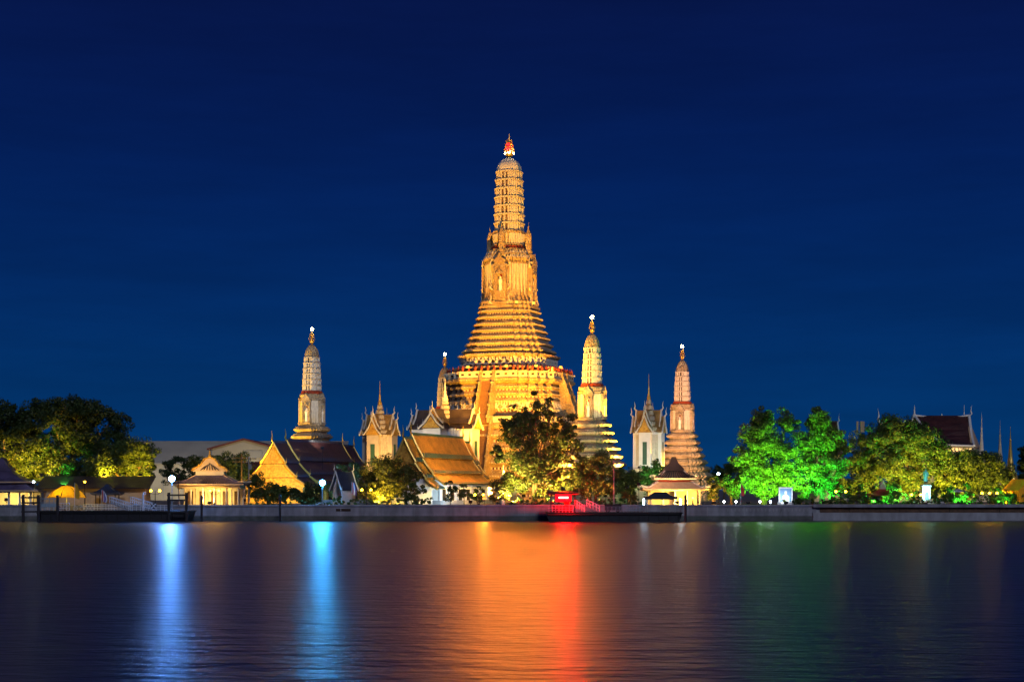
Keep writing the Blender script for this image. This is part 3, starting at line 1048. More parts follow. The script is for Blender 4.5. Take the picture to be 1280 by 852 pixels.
# ------------------------------------------------------------------ Thai halls
def hall(name, label, x, y, rz, L, w, ze, zr, field, border, gable, barge, wall, ends=2.5, gz=GZ, nwin=6, cat='temple hall', chm=None, drop=.8, porchy=True):
    """ridge along local +y from 0 to L, eaves at +-w; three overlapping roof tiers, lower sections at both ends"""
    root = thing(name, label, cat, (x, y, 0), rz)
    mb = MB()
    mb.box((0, L / 2, (gz + ze + .9) / 2), (w * 1.66, L - .4, ze + .9 - gz), 0)
    mb.build('wall', wall, root)
    mb = MB()
    mb.box((0, L / 2, gz + .35), (w * 1.9, L + 1.6, .7), 0)
    mb.build('plinth', M['concrete_light'], root)
    H = zr - ze
    tiers_ = [(0, zr, .36 * w, zr - .47 * H), (.33 * w, zr - .49 * H, .66 * w, zr - .78 * H), (.63 * w, zr - .80 * H, w, ze)]
    secs = [(0, L, 0)]
    if ends: secs += [(-ends, .1, -drop), (L - .1, L + ends, -drop)]
    fb, bb = MB(), MB()
    for (a, b, dz) in secs:
        for sx in (-1, 1):
            for i, (xa, za, xb, zb) in enumerate(tiers_):
                xm, zm = xa + (xb - xa) * .5, za + (zb - za) * .56      # hollow slope
                for (p, q, r_, s_) in ((xa, za, xm, zm), (xm, zm, xb, zb)):
                    quad = [(sx * p, a, q + dz), (sx * p, b, q + dz), (sx * r_, b, s_ + dz), (sx * r_, a, s_ + dz)]
                    if sx > 0: quad = quad[::-1]
                    fb.slab(quad, -.16)
                # border courses along the lower edge and both verges
                u = .80
                xl, zl = xm + (xb - xm) * (u * 2 - 1), zm + (zb - zm) * (u * 2 - 1)
                quad = [(sx * xl, a, zl + dz + .09), (sx * xl, b, zl + dz + .09), (sx * xb * 1.01, b, zb + dz + .07), (sx * xb * 1.01, a, zb + dz + .07)]
                if sx > 0: quad = quad[::-1]
                bb.slab(quad, -.2)
        if dz == 0 or True:
            bb.box((0, (a + b) / 2, zr + dz + .12), (.42, b - a, .5))
    # sagging ridge of the middle section
    fb.build('roof', field, root)
    bb.build('roof_border', border, root)
    # gables with bargeboards, horn finials
    for (yy, sg, dz) in ([(0, -1, 0), (L, 1, 0)] + ([(-ends, -1, -drop), (L + ends, 1, -drop)] if ends else [])):
        outer = (not ends) or dz != 0
        mb = MB()
        y0, y1 = yy + sg * .02, yy - sg * .25
        if outer:
            xg, zg = tiers_[0][2] * 1.0, tiers_[0][3] + dz
            mb.prism([(-xg, zg), (xg, zg), (xg * .5, zg + (zr + dz - zg) * .44), (0, zr + dz - .1), (-xg * .5, zg + (zr + dz - zg) * .44)], 'y', y0 - sg * .35, y1 - sg * .35)
            xg2, zg2 = tiers_[1][2] * .97, tiers_[1][3] + dz
            mb.prism([(-xg2, zg2), (xg2, zg2), (xg * .95, zg - .1), (-xg * .95, zg - .1)], 'y', y0 - sg * .40, y1 - sg * .45)
            g = mb.build('gable', gable, root)
            mb = MB()
            xg3 = tiers_[2][2] * .93
            mb.prism([(-xg3, ze + dz), (xg3, ze + dz), (xg2 * .95, zg2 - .1), (-xg2 * .95, zg2 - .1)], 'y', y0 - sg * .45, y1 - sg * .5)
            mb.box((0, yy - sg * .5, (gz + ze + dz) / 2 + .05), (w * 1.62, .3, ze + dz - gz - .1))
            mb.build('gable_wall', gable if not porchy else wall, root)
            par = g
        else:
            par = root
        mb = MB()
        for sx in (-1, 1):
            for i, (xa, za, xb, zb) in enumerate(tiers_):
                xm, zm = xa + (xb - xa) * .5, za + (zb - za) * .56
                pts = [(sx * xa, yy + sg * .1, za + dz + .05), (sx * xm, yy + sg * .1, zm + dz + .1), (sx * xb, yy + sg * .1, zb + dz + .08)]
                mb.tube(pts, .2, 6)
                chofa(mb, (sx * xb, yy + sg * .1, zb + dz), H * .14, (sx * .8, 0))
        mb.build('bargeboard', barge, par)
        mb = MB()
        chofa(mb, (0, yy + sg * .1, zr + dz + .1), H * .26, (0, sg))
        mb.build('horn_finial', chm or barge, par)
    # windows and pilasters along both long walls
    hw = ze + .5 - gz
    for i in range(nwin + 1):
        yy = .3 + (L - .6) * i / nwin
        for sx in (-1, 1):
            MB().box((sx * w * .84, yy, (gz + ze) / 2), (.3, .45, ze - gz)).build('pilaster', M['trim_white'] if wall is M['white_wall'] else wall, root)
    for i in range(nwin):
        yy = .3 + (L - .6) * (i + .5) / nwin
        mb = MB()
        mb.box((w * .84, yy, gz + hw * .42), (.1, L / nwin * .34, hw * .5))
        wn = mb.build('window', M['dark_door'], root)
    return root


# hall with the orange roof beside the great tower
hall('orange_roofed_hall', 'temple hall with three tiered orange tile roof edged dark green and white walls', -17.5, 267.5, ROT, 22.5, 6.2, 5.9, 14.7,
     M['roof_orange'], M['roof_green'], M['goldflat'], M['gold'], M['white_wall'], 3.2, GZ, 6)
# hall with the dark red roof
hall('red_roofed_hall', 'temple hall with dark maroon and slate blue roof and bright yellow gable', -42.0, 285, ROT, 22, 7.3, 6.0, 14.2,
     M['roof_red'], M['roof_blue'], M['goldflat'], M['gold'], M['goldflat'], 5.0, GZ, 6, drop=.5, porchy=False)
# high hall behind the park: hipped towards the river, gabled towards the east, with a lower porch roof
hb = thing('brown_roofed_hall', 'high temple hall with dark brown roof and pale horned ridge above the park trees', 'temple hall', (at(1180, 560, 322).x, 322, GZ))
def hp(px, py, Y):
    v = at(px, py, Y)
    return Vector((v.x - hb.location.x, v.y - hb.location.y, v.z - GZ))
R1, R2 = hp(1143, 520, 324), hp(1211, 520, 328)
E1, E2 = hp(1184, 557, 313), hp(1217, 558, 318)
L1, B1, B2 = hp(1106, 562, 318), hp(1126, 560, 337), hp(1226, 560, 338)
mb = MB()
def curved(a, b, c, d, sag=1.1, n=6):
    """hollow slope between ridge a-b and eave d-c"""
    rows = []
    for i in range(n + 1):
        u = i / n
        p, q = a.lerp(d, u), b.lerp(c, u)
        o = Vector((0, 0, -sag * math.sin(PI * u)))
        rows.append((p + o, q + o))
    for (p, q), (r_, t_) in zip(rows[:-1], rows[1:]):
        mb.slab([p, q, t_, r_], .2)
curved(R1, R2, E2, E1)
curved(R1, R1 + (R2 - R1) * .02, E1, L1)
curved(R2, R1, B1, B2)
curved(R1 + (R2 - R1) * .02, R1, L1, B1)
mb.build('roof', M['roof_brown'], hb)
mb = MB()
mb.slab([R2 + Vector((-.1, .2, -.3)), E2 + Vector((-.2, .3, .2)), (E2 + B2) / 2, B2], .3)
mb.build('gable', M['trim_pink'], hb)
mb = MB()
def sagline(a, b, sag, n=7):
    return [tuple(a.lerp(b, i / n) + Vector((0, -.15, .15 - sag * math.sin(PI * i / n)))) for i in range(n + 1)]
mb.tube(sagline(R1, E1, 1.0), .24, 6)
mb.tube(sagline(R2, E2, 1.0), .34, 6)
mb.tube(sagline(R1, R2, .55), .26, 6)
mb.tube(sagline(R1, L1, 1.0), .2, 6)
mb.tube(sagline(E1, E2, 0), .2, 6)
mb.build('bargeboard', M['trim_white'], hb)
mb = MB()
mb.lathe([(-.3, .5), (.2, .42), (.6, .2), (1.2, .16), (2.4, .03)], 8, tuple(R1))
chofa(mb, tuple(R2), 2.4, (1.2, 0))
mb.lathe([(0, .12), (2.6, .02)], 6, tuple(R2 + Vector((-1.0, 0, 0))))
mb.lathe([(0, .16), (.9, .1), (.9, .14), (1.0, .02)], 6, tuple(R1.lerp(R2, .5) + Vector((0, 0, -.4))))
mb.build('horn_finial', M['trim_white'], hb)
mb = MB()
c = (E1 + E2 + B1 + B2) / 4
for p_, q_ in ((E1, E2), (E2, B2), (B2, B1), (L1, E1)):
    p_, q_ = p_.lerp(c, .06), q_.lerp(c, .06)
    mb.slab([Vector((p_.x, p_.y, 0)), Vector((q_.x, q_.y, 0)), Vector((q_.x, q_.y, q_.z - .1)), Vector((p_.x, p_.y, p_.z - .1))], .3)
mb.build('wall', M['cream_wall'], hb)
for i in range(7):
    q = E1.lerp(c, .06).lerp(E2.lerp(c, .06), (i + .6) / 7.2)
    mb = MB(); mb.box((q.x, q.y - .12, q.z - .75), (.42, .16, .75)); mb.build('clerestory_window', M['window_lit'], hb)
P1, P2 = hp(1101, 528, 322), hp(1143, 529, 324)
mb = MB()
curved(P1, P2, P2 + Vector((2, -6, -6)), P1 + Vector((2, -6, -6)), .6)
curved(P2, P1, P1 + Vector((-2, 6, -6)), P2 + Vector((-2, 6, -6)), .6)
mb.build('porch_roof', M['roof_brown'], hb)
mb = MB(); mb.tube([tuple(P1), tuple(P2)], .2, 6); chofa(mb, tuple(P1), 3.0, (-.9, 0)); mb.tube(sagline(P1, P1 + Vector((2, -6, -6)), .6), .2, 6); mb.build('porch_horn', M['trim_white'], hb)
hall('grey_roofed_hall', 'temple roof end with pale horns peeping out beside the emerald tree', at(1014, 527, 332).x, 332, R(-90), 5.6, 6.5, 12.5, 19.6,
     M['roof_brown'], M['roof_grey'], M['trim_white'], M['trim_white'], M['cream_wall'], 0, GZ, 3, chm=M['trim_white'])

# small pointed shrine gate with white frame
sg_ = thing('arched_shrine_gate', 'small pale arched gate with steep horned gable beside the blue lamp', 'gate', at(430, 628, 256), R(-55))
sg_.location.z = GZ
mb = MB()
out = [(-1.7, 0), (-1.7, 2.2), (-1.3, 3.4), (0, 5.0), (1.3, 3.4), (1.7, 2.2), (1.7, 0)]
inn = [(1.15, 0), (1.15, 2.0), (.8, 2.9), (0, 3.9), (-.8, 2.9), (-1.15, 2.0), (-1.15, 0)]
for (a, b), (c, d) in zip(zip(out[:-1], out[1:]), zip(inn[::-1][:-1], inn[::-1][1:])):
    mb.prism([a, b, d, c], 'y', -1.2, 1.2)
mb.build('arch', M['trim_white'], sg_)
mb = MB()
for sx in (-1, 1):
    mb.slab([(sx * 2.0, -1.6, 2.5), (sx * 2.0, 1.6, 2.5), (0, 1.6, 5.6), (0, -1.6, 5.6)][::sx], .15)
mb.build('roof', M['roof_blue'], sg_)
mb = MB()
for yy, d in ((-1.6, -1), (1.6, 1)):
    for sx in (-1, 1):
        mb.tube([(sx * 2.1, yy, 2.45), (sx * .9, yy, 4.1), (0, yy, 5.7)], .13, 5)
        chofa(mb, (sx * 2.1, yy, 2.4), .8, (sx, 0))
    chofa(mb, (0, yy, 5.7), 1.3, (0, d))
mb.build('bargeboard', M['trim_white'], sg_)

# white gable of a little porch behind the big tree
sg2 = copy_tree(sg_, at(635, 628, 262), R(25), 'small pale arched gate half hidden between orange roofed hall and big tree')
sg2.location.z = GZ
for o in (sg_, sg2): o['group'] = 'small arched gates'


# ------------------------------------------------------------------ sheds behind
s1 = thing('long_shed', 'long low pale warehouse with flat beige roof far behind the trees', 'warehouse', (at(300, 600, 380).x, 380, GZ))
mb = MB(); mb.box((-2, 8, 4.6), (54, 16, 9.2)); mb.build('wall', M['shed_wall'], s1)
mb = MB(); mb.slab([(-30, -1, 9.2), (26, -1, 9.2), (26, 9, 15.0), (-30, 9, 15.0)], .3); mb.build('roof', M['shed_roof'], s1)
mb = MB()
for i in range(14):
    mb.box((-27 + i * 4, -.06, 4.8), (.25, .2, 9.0))
mb.build('rib', M['shed_roof'], s1)
s2 = thing('gabled_shed', 'beige gabled shed with thin dark red roof edge beside red roofed hall', 'warehouse', (at(305, 600, 345).x, 345, GZ))
mb = MB(); mb.prism([(-7.2, 0), (7.2, 0), (7.2, 12.0), (0, 13.8), (-7.2, 12.0)], 'y', 0, 18); mb.build('wall', M['shed_wall'], s2)
mb = MB()
for sx in (-1, 1):
    mb.slab([(sx * 8.3, -.8, 11.9), (sx * 8.3, 18, 11.9), (0, 18, 14.2), (0, -.8, 14.2)][::sx], .35)
mb.build('roof', M['shed_red'], s2)
mb = MB(); mb.box((2.0, -.05, 10.6), (4.4, .2, 1.6)); mb.build('vent_panel', M['shed_roof'], s2)
s3 = thing('red_lean_to', 'low reddish shed below utility pole beside the yellow gable', 'shed', (at(318, 600, 320).x, 320, GZ))
mb = MB(); mb.box((0, 3, 3.2), (9, 6, 6.4)); mb.build('wall', M['trim_pink'], s3)
mb = MB(); mb.slab([(-5.2, -1, 6.6), (5.2, -1, 6.6), (5.2, 7, 8.6), (-5.2, 7, 8.6)], .25); mb.build('roof', M['shed_red'], s3)
s4 = thing('riverside_shed', 'long low brownish shed roof behind the yellow umbrella pier', 'shed', (at(118, 628, 257).x, 257, GZ))
mb = MB(); mb.box((0, 2, 1.5), (17, 4, 3.0)); mb.build('wall', M['trim_pink'], s4)
mb = MB(); mb.slab([(-9.5, -1.2, 2.9), (9.5, -1.2, 2.9), (9.5, 3.5, 4.9), (-9.5, 3.5, 4.9)], .2); mb.build('roof', M['roof_grey'], s4)
s5 = thing('yellow_hut', 'yellow hut with steep plain roof at the edge beyond the park', 'hut', (at(1276, 628, 262).x, 262, GZ), R(28))
s5.scale = (.6, .6, .8)
mb = MB(); mb.prism([(-3.2, 0), (3.2, 0), (3.2, 3.4), (0, 5.0), (-3.2, 3.4)], 'y', -2.5, 3); mb.build('wall', M['yellow_cloth'], s5)
mb = MB()
for sx in (-1, 1):
    mb.slab([(sx * 3.9, -3.0, 3.0), (sx * 3.9, 3.4, 3.0), (0, 3.4, 5.5), (0, -3.0, 5.5)][::sx], .15)
mb.build('roof', M['yellow_cloth'], s5)


# ------------------------------------------------------------------ riverside pavilions
def hip_roof(mb, hx, hy, z0, z1, tx, ty, n=5, over=.0):
    """concave hip roof from eaves (hx,hy,z0) to a top rectangle (tx,ty,z1)"""
    loops = []
    for i in range(n + 1):
        u = i / n
        x, y = hx + (tx - hx) * u, hy + (ty - hy) * u
        z = z0 + (z1 - z0) * (u ** 1.45)
        lift = .25 * (1 - u) ** 3
        loops.append([(-x, -y, z + lift), (0, -y, z), (x, -y, z + lift), (x, 0, z), (x, y, z + lift), (0, y, z), (-x, y, z + lift), (-x, 0, z)])
    lo = [[(p[0], p[1], p[2] - .22) for p in loops[0]]]
    mb.loft(lo + loops)


def roll_tiles(mb, hx, hy, z0, z1, tx, ty, step=.42, r=.075, dark=False):
    n = int(hx * 2 / step)
    for i in range(n + 1):
        x = -hx + 2 * hx * i / n
        f = abs(x) / hx
        xt = x * tx / hx
        mb.tube([(x, -hy - .02, z0 + .06 + .25 * f ** 3), ((x + xt) / 2, -(hy + ty) / 2, z0 + (z1 - z0) * .366 + .08), (xt, -ty, z1 + .06)], r, 5)


def columns(parent, m, hx, hy, z0, z1, nx, r=.16, name='column'):
    first = None
    mb = MB().lathe([(z0, r * 1.4), (z0 + .2, r * 1.4), (z0 + .25, r), (z1 - .25, r * .9), (z1 - .2, r * 1.3), (z1, r * 1.3)], 8)
    for i in range(nx):
        for y in (-hy, hy):
            Mx = Matrix.Translation((-hx + 2 * hx * i / (nx - 1), y, 0))
            if first is None:
                first = mb.build(name, m, parent)
                first.matrix_local = Mx
            else:
                copy_part(first, parent, Mx)


p = at(264, 628, 256)
c1 = thing('chinese_pavilion', 'ornate Chinese style landing pavilion with lit yellow interior and stepped gable top', 'pavilion', (p.x, 256, GZ))
columns(c1, M['cream_wall'], 4.9, 2.2, 0, 2.9, 6, name='column')
mb = MB(); mb.box((0, 2.4, 1.5), (9.6, .3, 3.0)); bw = mb.build('back_wall', M['cream_wall'], c1)
for i in range(5):
    mb = MB(); mb.box((-3.92 + i * 1.96, 2.22, 1.2), (.9, .1, 2.3)); mb.build('shade_panel', M['panel_brown'], bw)  # brown panels standing in for the dark interior between lit columns
mb = MB(); mb.box((0, 0, 3.15), (10.6, 5.2, .55)); mb.build('beam', M['trim_pink'], c1)
mb = MB(); hip_roof(mb, 6.0, 3.4, 3.45, 4.9, 2.4, 1.3); rf = mb.build('roof', M['roof_grey'], c1)
mb = MB(); roll_tiles(mb, 6.0, 3.4, 3.45, 4.9, 2.4, 1.3); mb.build('tile_rolls', M['roof_purple'], rf)
mb = MB()
for sx in (-1, 1):
    for sy in (-1, 1):
        mb.tube([(sx * 6.1, sy * 3.5, 3.95), (sx * 4.5, sy * 2.5, 3.75), (sx * 2.4, sy * 1.3, 4.95)], [.2, .14, .14], 6)
mb.box((0, -3.42, 3.45), (12.1, .16, .2)); mb.build('hip_ridge', M['trim_pink'], rf)
mb = MB(); mb.box((0, 0, 5.2), (4.7, 2.5, .8)); mb.build('drum', M['cream_wall'], c1)
mb = MB()
mb.prism([(-2.9, 5.6), (2.9, 5.6), (2.5, 6.1), (1.6, 6.5), (.9, 7.6), (0, 8.0), (-.9, 7.6), (-1.6, 6.5), (-2.5, 6.1)], 'y', -1.25, 1.25)
ug = mb.build('upper_gable', M['trim_pink'], c1)
mb = MB()
for i in range(7):
    x = -1.5 + i * .5
    mb.tube([(x, -1.36, 5.85), (x * .5, -1.34, 7.0 - abs(x) * .35)], .09, 5)
mb.build('gable_tiles', M['roof_grey'], ug)
mb = MB()
mb.tube([(-3.0, -1.3, 5.75), (-2.5, -1.3, 6.2), (-1.6, -1.3, 6.6), (-.9, -1.3, 7.65), (0, -1.3, 8.05), (.9, -1.3, 7.65), (1.6, -1.3, 6.6), (2.5, -1.3, 6.2), (3.0, -1.3, 5.75)], .17, 6)
for x, z, r_ in ((-2.7, 6.0, .3), (2.7, 6.0, .3), (-1.7, 6.65, .3), (1.7, 6.65, .3), (0, 8.2, .32), (-.9, 7.7, .24), (.9, 7.7, .24)):
    mb.ball((x, -1.2, z), r_, 1)
mb.lathe([(8.3, .2), (8.6, .12), (8.9, .16), (9.2, .02)], 6, (0, -1.2, 0))
mb.build('gable_crest', M['goldflat'], ug)

p = at(842, 628, 262)
c2 = thing('chinese_gatehouse', 'two tiered Chinese style pavilion with dark striped roof and glowing yellow hall', 'pavilion', (p.x, 262, GZ))
columns(c2, M['cream_wall'], 4.2, 2.6, 0, 2.6, 5, .2, name='column')
mb = MB(); mb.box((0, 2.2, 1.4), (8.4, .3, 2.8)); mb.build('back_wall', M['cream_wall'], c2)
mb = MB(); hip_roof(mb, 5.6, 3.6, 2.6, 3.9, 2.9, 1.9); mb.build('lower_roof', M['trim_pink'], c2)
mb = MB(); mb.box((0, 0, 4.1), (5.4, 3.4, .7)); mb.build('drum', M['red_stucco'], c2)
mb = MB(); hip_roof(mb, 3.6, 2.5, 4.4, 5.7, 1.6, .9); rf = mb.build('upper_roof', M['trim_pink'], c2)
mb = MB(); roll_tiles(mb, 3.4, 2.5, 4.5, 5.75, 1.6, .9, .5, .12); mb.build('tile_rolls', M['roof_grey'], rf)
mb = MB()
for sx in (-1, 1):
    for sy in (-1, 1):
        mb.tube([(sx * 3.75, sy * 2.6, 5.0), (sx * 2.7, sy * 1.8, 4.75), (sx * 1.6, sy * .9, 5.8)], [.22, .16, .16], 6)
        mb.tube([(sx * 5.8, sy * 3.7, 3.2), (sx * 4.4, sy * 2.8, 2.95), (sx * 2.9, sy * 1.9, 4.0)], [.22, .16, .16], 6)
mb.box((0, -2.55, 4.42), (7.2, .16, .22)); mb.build('hip_ridge', M['relief_pale'], rf)
mb = MB()
mb.prism([(-1.9, 5.7), (1.9, 5.7), (1.5, 6.4), (.7, 7.2), (.3, 8.2), (-.3, 8.2), (-.7, 7.2), (-1.5, 6.4)], 'y', -.8, .8)
mb.build('upper_gable', M['roof_grey'], c2)

p = at(4, 628, 256)
c3 = thing('landing_pavilion', 'riverside pavilion with low purple tiered roof and lit columns at the river edge', 'pavilion', (p.x, 256, GZ))
columns(c3, M['white_wall'], 5.4, 2.6, 0, 2.3, 7, .2, name='column')
mb = MB(); mb.box((0, 2.7, 1.2), (10.8, .3, 2.4)); mb.build('back_wall', M['cream_wall'], c3)
mb = MB(); hip_roof(mb, 7.0, 4.2, 2.3, 3.6, 4.4, 2.6); rf = mb.build('lower_roof', M['roof_purple'], c3)
mb = MB(); mb.box((0, -4.2, 2.42), (14.2, .2, .22)); mb.build('eave_board', M['trim_pink'], rf)
mb = MB(); hip_roof(mb, 5.4, 3.2, 3.75, 5.8, 1.4, .7); rf = mb.build('upper_roof', M['roof_purple'], c3)
mb = MB(); mb.box((0, -3.2, 3.85), (11.0, .2, .2)); mb.build('eave_board', M['trim_pink'], rf)
mb = MB(); mb.prism([(-1.8, 5.7), (1.8, 5.7), (0, 8.0)], 'y', -1.0, 1.0); mb.build('top_gable', M['roof_purple'], c3)


# ------------------------------------------------------------------ little stupas far right
def chedi(label, px, py, Y, m):
    p = at(px, py, Y)
    zt, zb = p.z, GZ
    h = zt - zb
    o = MB().lathe([(0, 3.0), (1.0, 3.0), (1.1, 2.5), (2.4, 2.3), (2.5, 1.9), (h * .26, 1.75), (h * .36, 1.3), (h * .40, .7), (h * .42, .85), (h * .46, .75), (h * .50, .55), (h * .52, .60), (h * .6, .42),
                    (h * .7, .28), (h * .8, .18), (h * .81, .24), (h * .83, .12), (h, .02)], 14).build('stupa', m, loc=(p.x, Y, zb))
    return tag(o, label, 'stupa', 'slender stupas behind the park')


chedi('slender stupa spire with pale lit tip, first beside the brown roofed hall', 1227, 515, 330, M['relief_pale'])
chedi('slender darker stupa spire, middle one of three in the row', 1250, 525, 340, M['relief'])
chedi('slender gilded stupa spire above the yellow hut, last in the row', 1263, 532, 300, M['gold'])

# telecom antenna cluster
p = at(1076, 560, 330)
an = thing('antenna_mast', 'rooftop telecom mast with pale panel antennas above the park trees', 'antenna', (p.x, 330, GZ))
MB().tube([(0, 0, 0), (0, 0, 17.3)], .22, 8).build('mast', M['pole_grey'], an)
for k in range(3):
    mb = MB(); mb.box((.75 * math.cos(k * 2.1 - 1.6), .75 * math.sin(k * 2.1 - 1.6), 16.2), (.4, .25, 2.3)); mb.build('panel_antenna', M['trim_pink'], an)


# ------------------------------------------------------------------ trees
def leaf_mesh(name, lobes, n, size, m, parent, seed, fill=.35, clump=70, cr_=.34):
    rng = np.random.default_rng(seed)
    vol = np.array([max(.01, l[3] * l[4] * l[5]) ** .75 for l in lobes])
    idx = rng.choice(len(lobes), size=n, p=vol / vol.sum())
    lb = np.array(lobes)[idx]
    # leaves hang on twig clusters inside each lobe, so the outline is uneven with gaps
    ncl = max(8, n // clump)
    ci = rng.choice(len(lobes), size=ncl, p=vol / vol.sum())
    d = rng.normal(size=(ncl, 3))
    d /= np.linalg.norm(d, axis=1)[:, None]
    rr = 1 - fill * rng.random(ncl) ** 1.1
    rr *= rng.uniform(.80, 1.12, ncl)
    L_ = np.array(lobes)[ci]
    cc = L_[:, :3] + d * rr[:, None] * L_[:, 3:6]
    k = rng.integers(0, ncl, n)
    crad = np.clip(cr_ * L_[:, 3:6].mean(axis=1), .12, 1.25) * rng.uniform(.6, 1.25, ncl)
    od = rng.normal(size=(n, 3))
    od /= np.linalg.norm(od, axis=1)[:, None]
    od[:, 2] *= .8
    c = cc[k] + od * (crad[k] * rng.uniform(.45, 1.08, n) ** .7)[:, None]
    nr = rng.normal(size=(n, 3)) * .45 + od * .85 + np.array([0, 0, .15])
    nr /= np.linalg.norm(nr, axis=1)[:, None]
    u = np.cross(nr, rng.normal(size=(n, 3)))
    u /= np.linalg.norm(u, axis=1)[:, None]
    v = np.cross(nr, u)
    s = size * rng.uniform(.6, 1.3, n)[:, None]
    a = c - u * s * .5
    b = c + v * s * .30 - u * s * .05
    e = c + u * s * .5
    f = c - v * s * .30 - u * s * .05
    V = np.stack([a, b, e, f], axis=1).reshape(-1, 3).astype(np.float32)
    me = bpy.data.meshes.new(name)
    me.vertices.add(4 * n)
    me.vertices.foreach_set('co', V.ravel())
    me.loops.add(4 * n)
    me.loops.foreach_set('vertex_index', np.arange(4 * n, dtype=np.int32))
    me.polygons.add(n)
    me.polygons.foreach_set('loop_start', np.arange(0, 4 * n, 4, dtype=np.int32))
    me.update(calc_edges=True)
    me.materials.append(m)
    o = bpy.data.objects.new(name, me)
    COL.objects.link(o)
    o.parent = parent
    return o


def tree(name, label, pxb, Y, lobes_px, n, size, m, seed, group='park trees', bark='bark', tr=.35, cat='tree', depth=1.0, fill=.45):
    k = Y / FOC
    base = Vector(((pxb - 640) * k, Y, GZ))
    rng = random.Random(seed)
    root = thing(name, label, cat, base, 0, group)
    lobes = []
    for (px, py, rx, ry) in lobes_px:
        c = at(px, py, Y) - base
        r_ = rx * k
        lobes.append((c.x, rng.uniform(-.4, .4) * r_ * depth, c.z, r_, r_ * depth, ry * k))
    mb = MB()
    top = max(l[2] for l in lobes)
    fork = min(l[2] - l[5] * .6 for l in lobes) * .5 + top * .18
    fork = max(.6, fork)
    lean = rng.uniform(-.3, .3)
    fk = Vector((lean, 0, fork))
    mb.tube([(0, 0, -.2), (lean * .3, 0, fork * .4), tuple(fk)], [tr * 1.5, tr * 1.05, tr * .9], 8)
    for l in lobes:
        e = Vector(l[:3])
        mid = fk.lerp(e, .5) + Vector((rng.uniform(-.3, .3), rng.uniform(-.4, .4), -.1 * (e - fk).length * .5))
        mb.tube([tuple(fk), tuple(mid), tuple(e)], [tr * .62, tr * .40, tr * .16], 6)
        for _ in range(4):
            dd = Vector((rng.uniform(-1, 1), rng.uniform(-1, 1), rng.uniform(-.2, 1))).normalized()
            tip = e + Vector((dd.x * l[3], dd.y * l[4], dd.z * l[5])) * .8
            q = mid.lerp(e, .6)
            mb.tube([tuple(q), tuple(q.lerp(tip, .5) + Vector((0, 0, .15))), tuple(tip)], [tr * .24, tr * .14, tr * .05], 5)
    mb.build('trunk', M[bark], root)
    leaf_mesh('crown', lobes, int(n * 1.9), size * .70, m, root, seed, fill, 110)
    return root


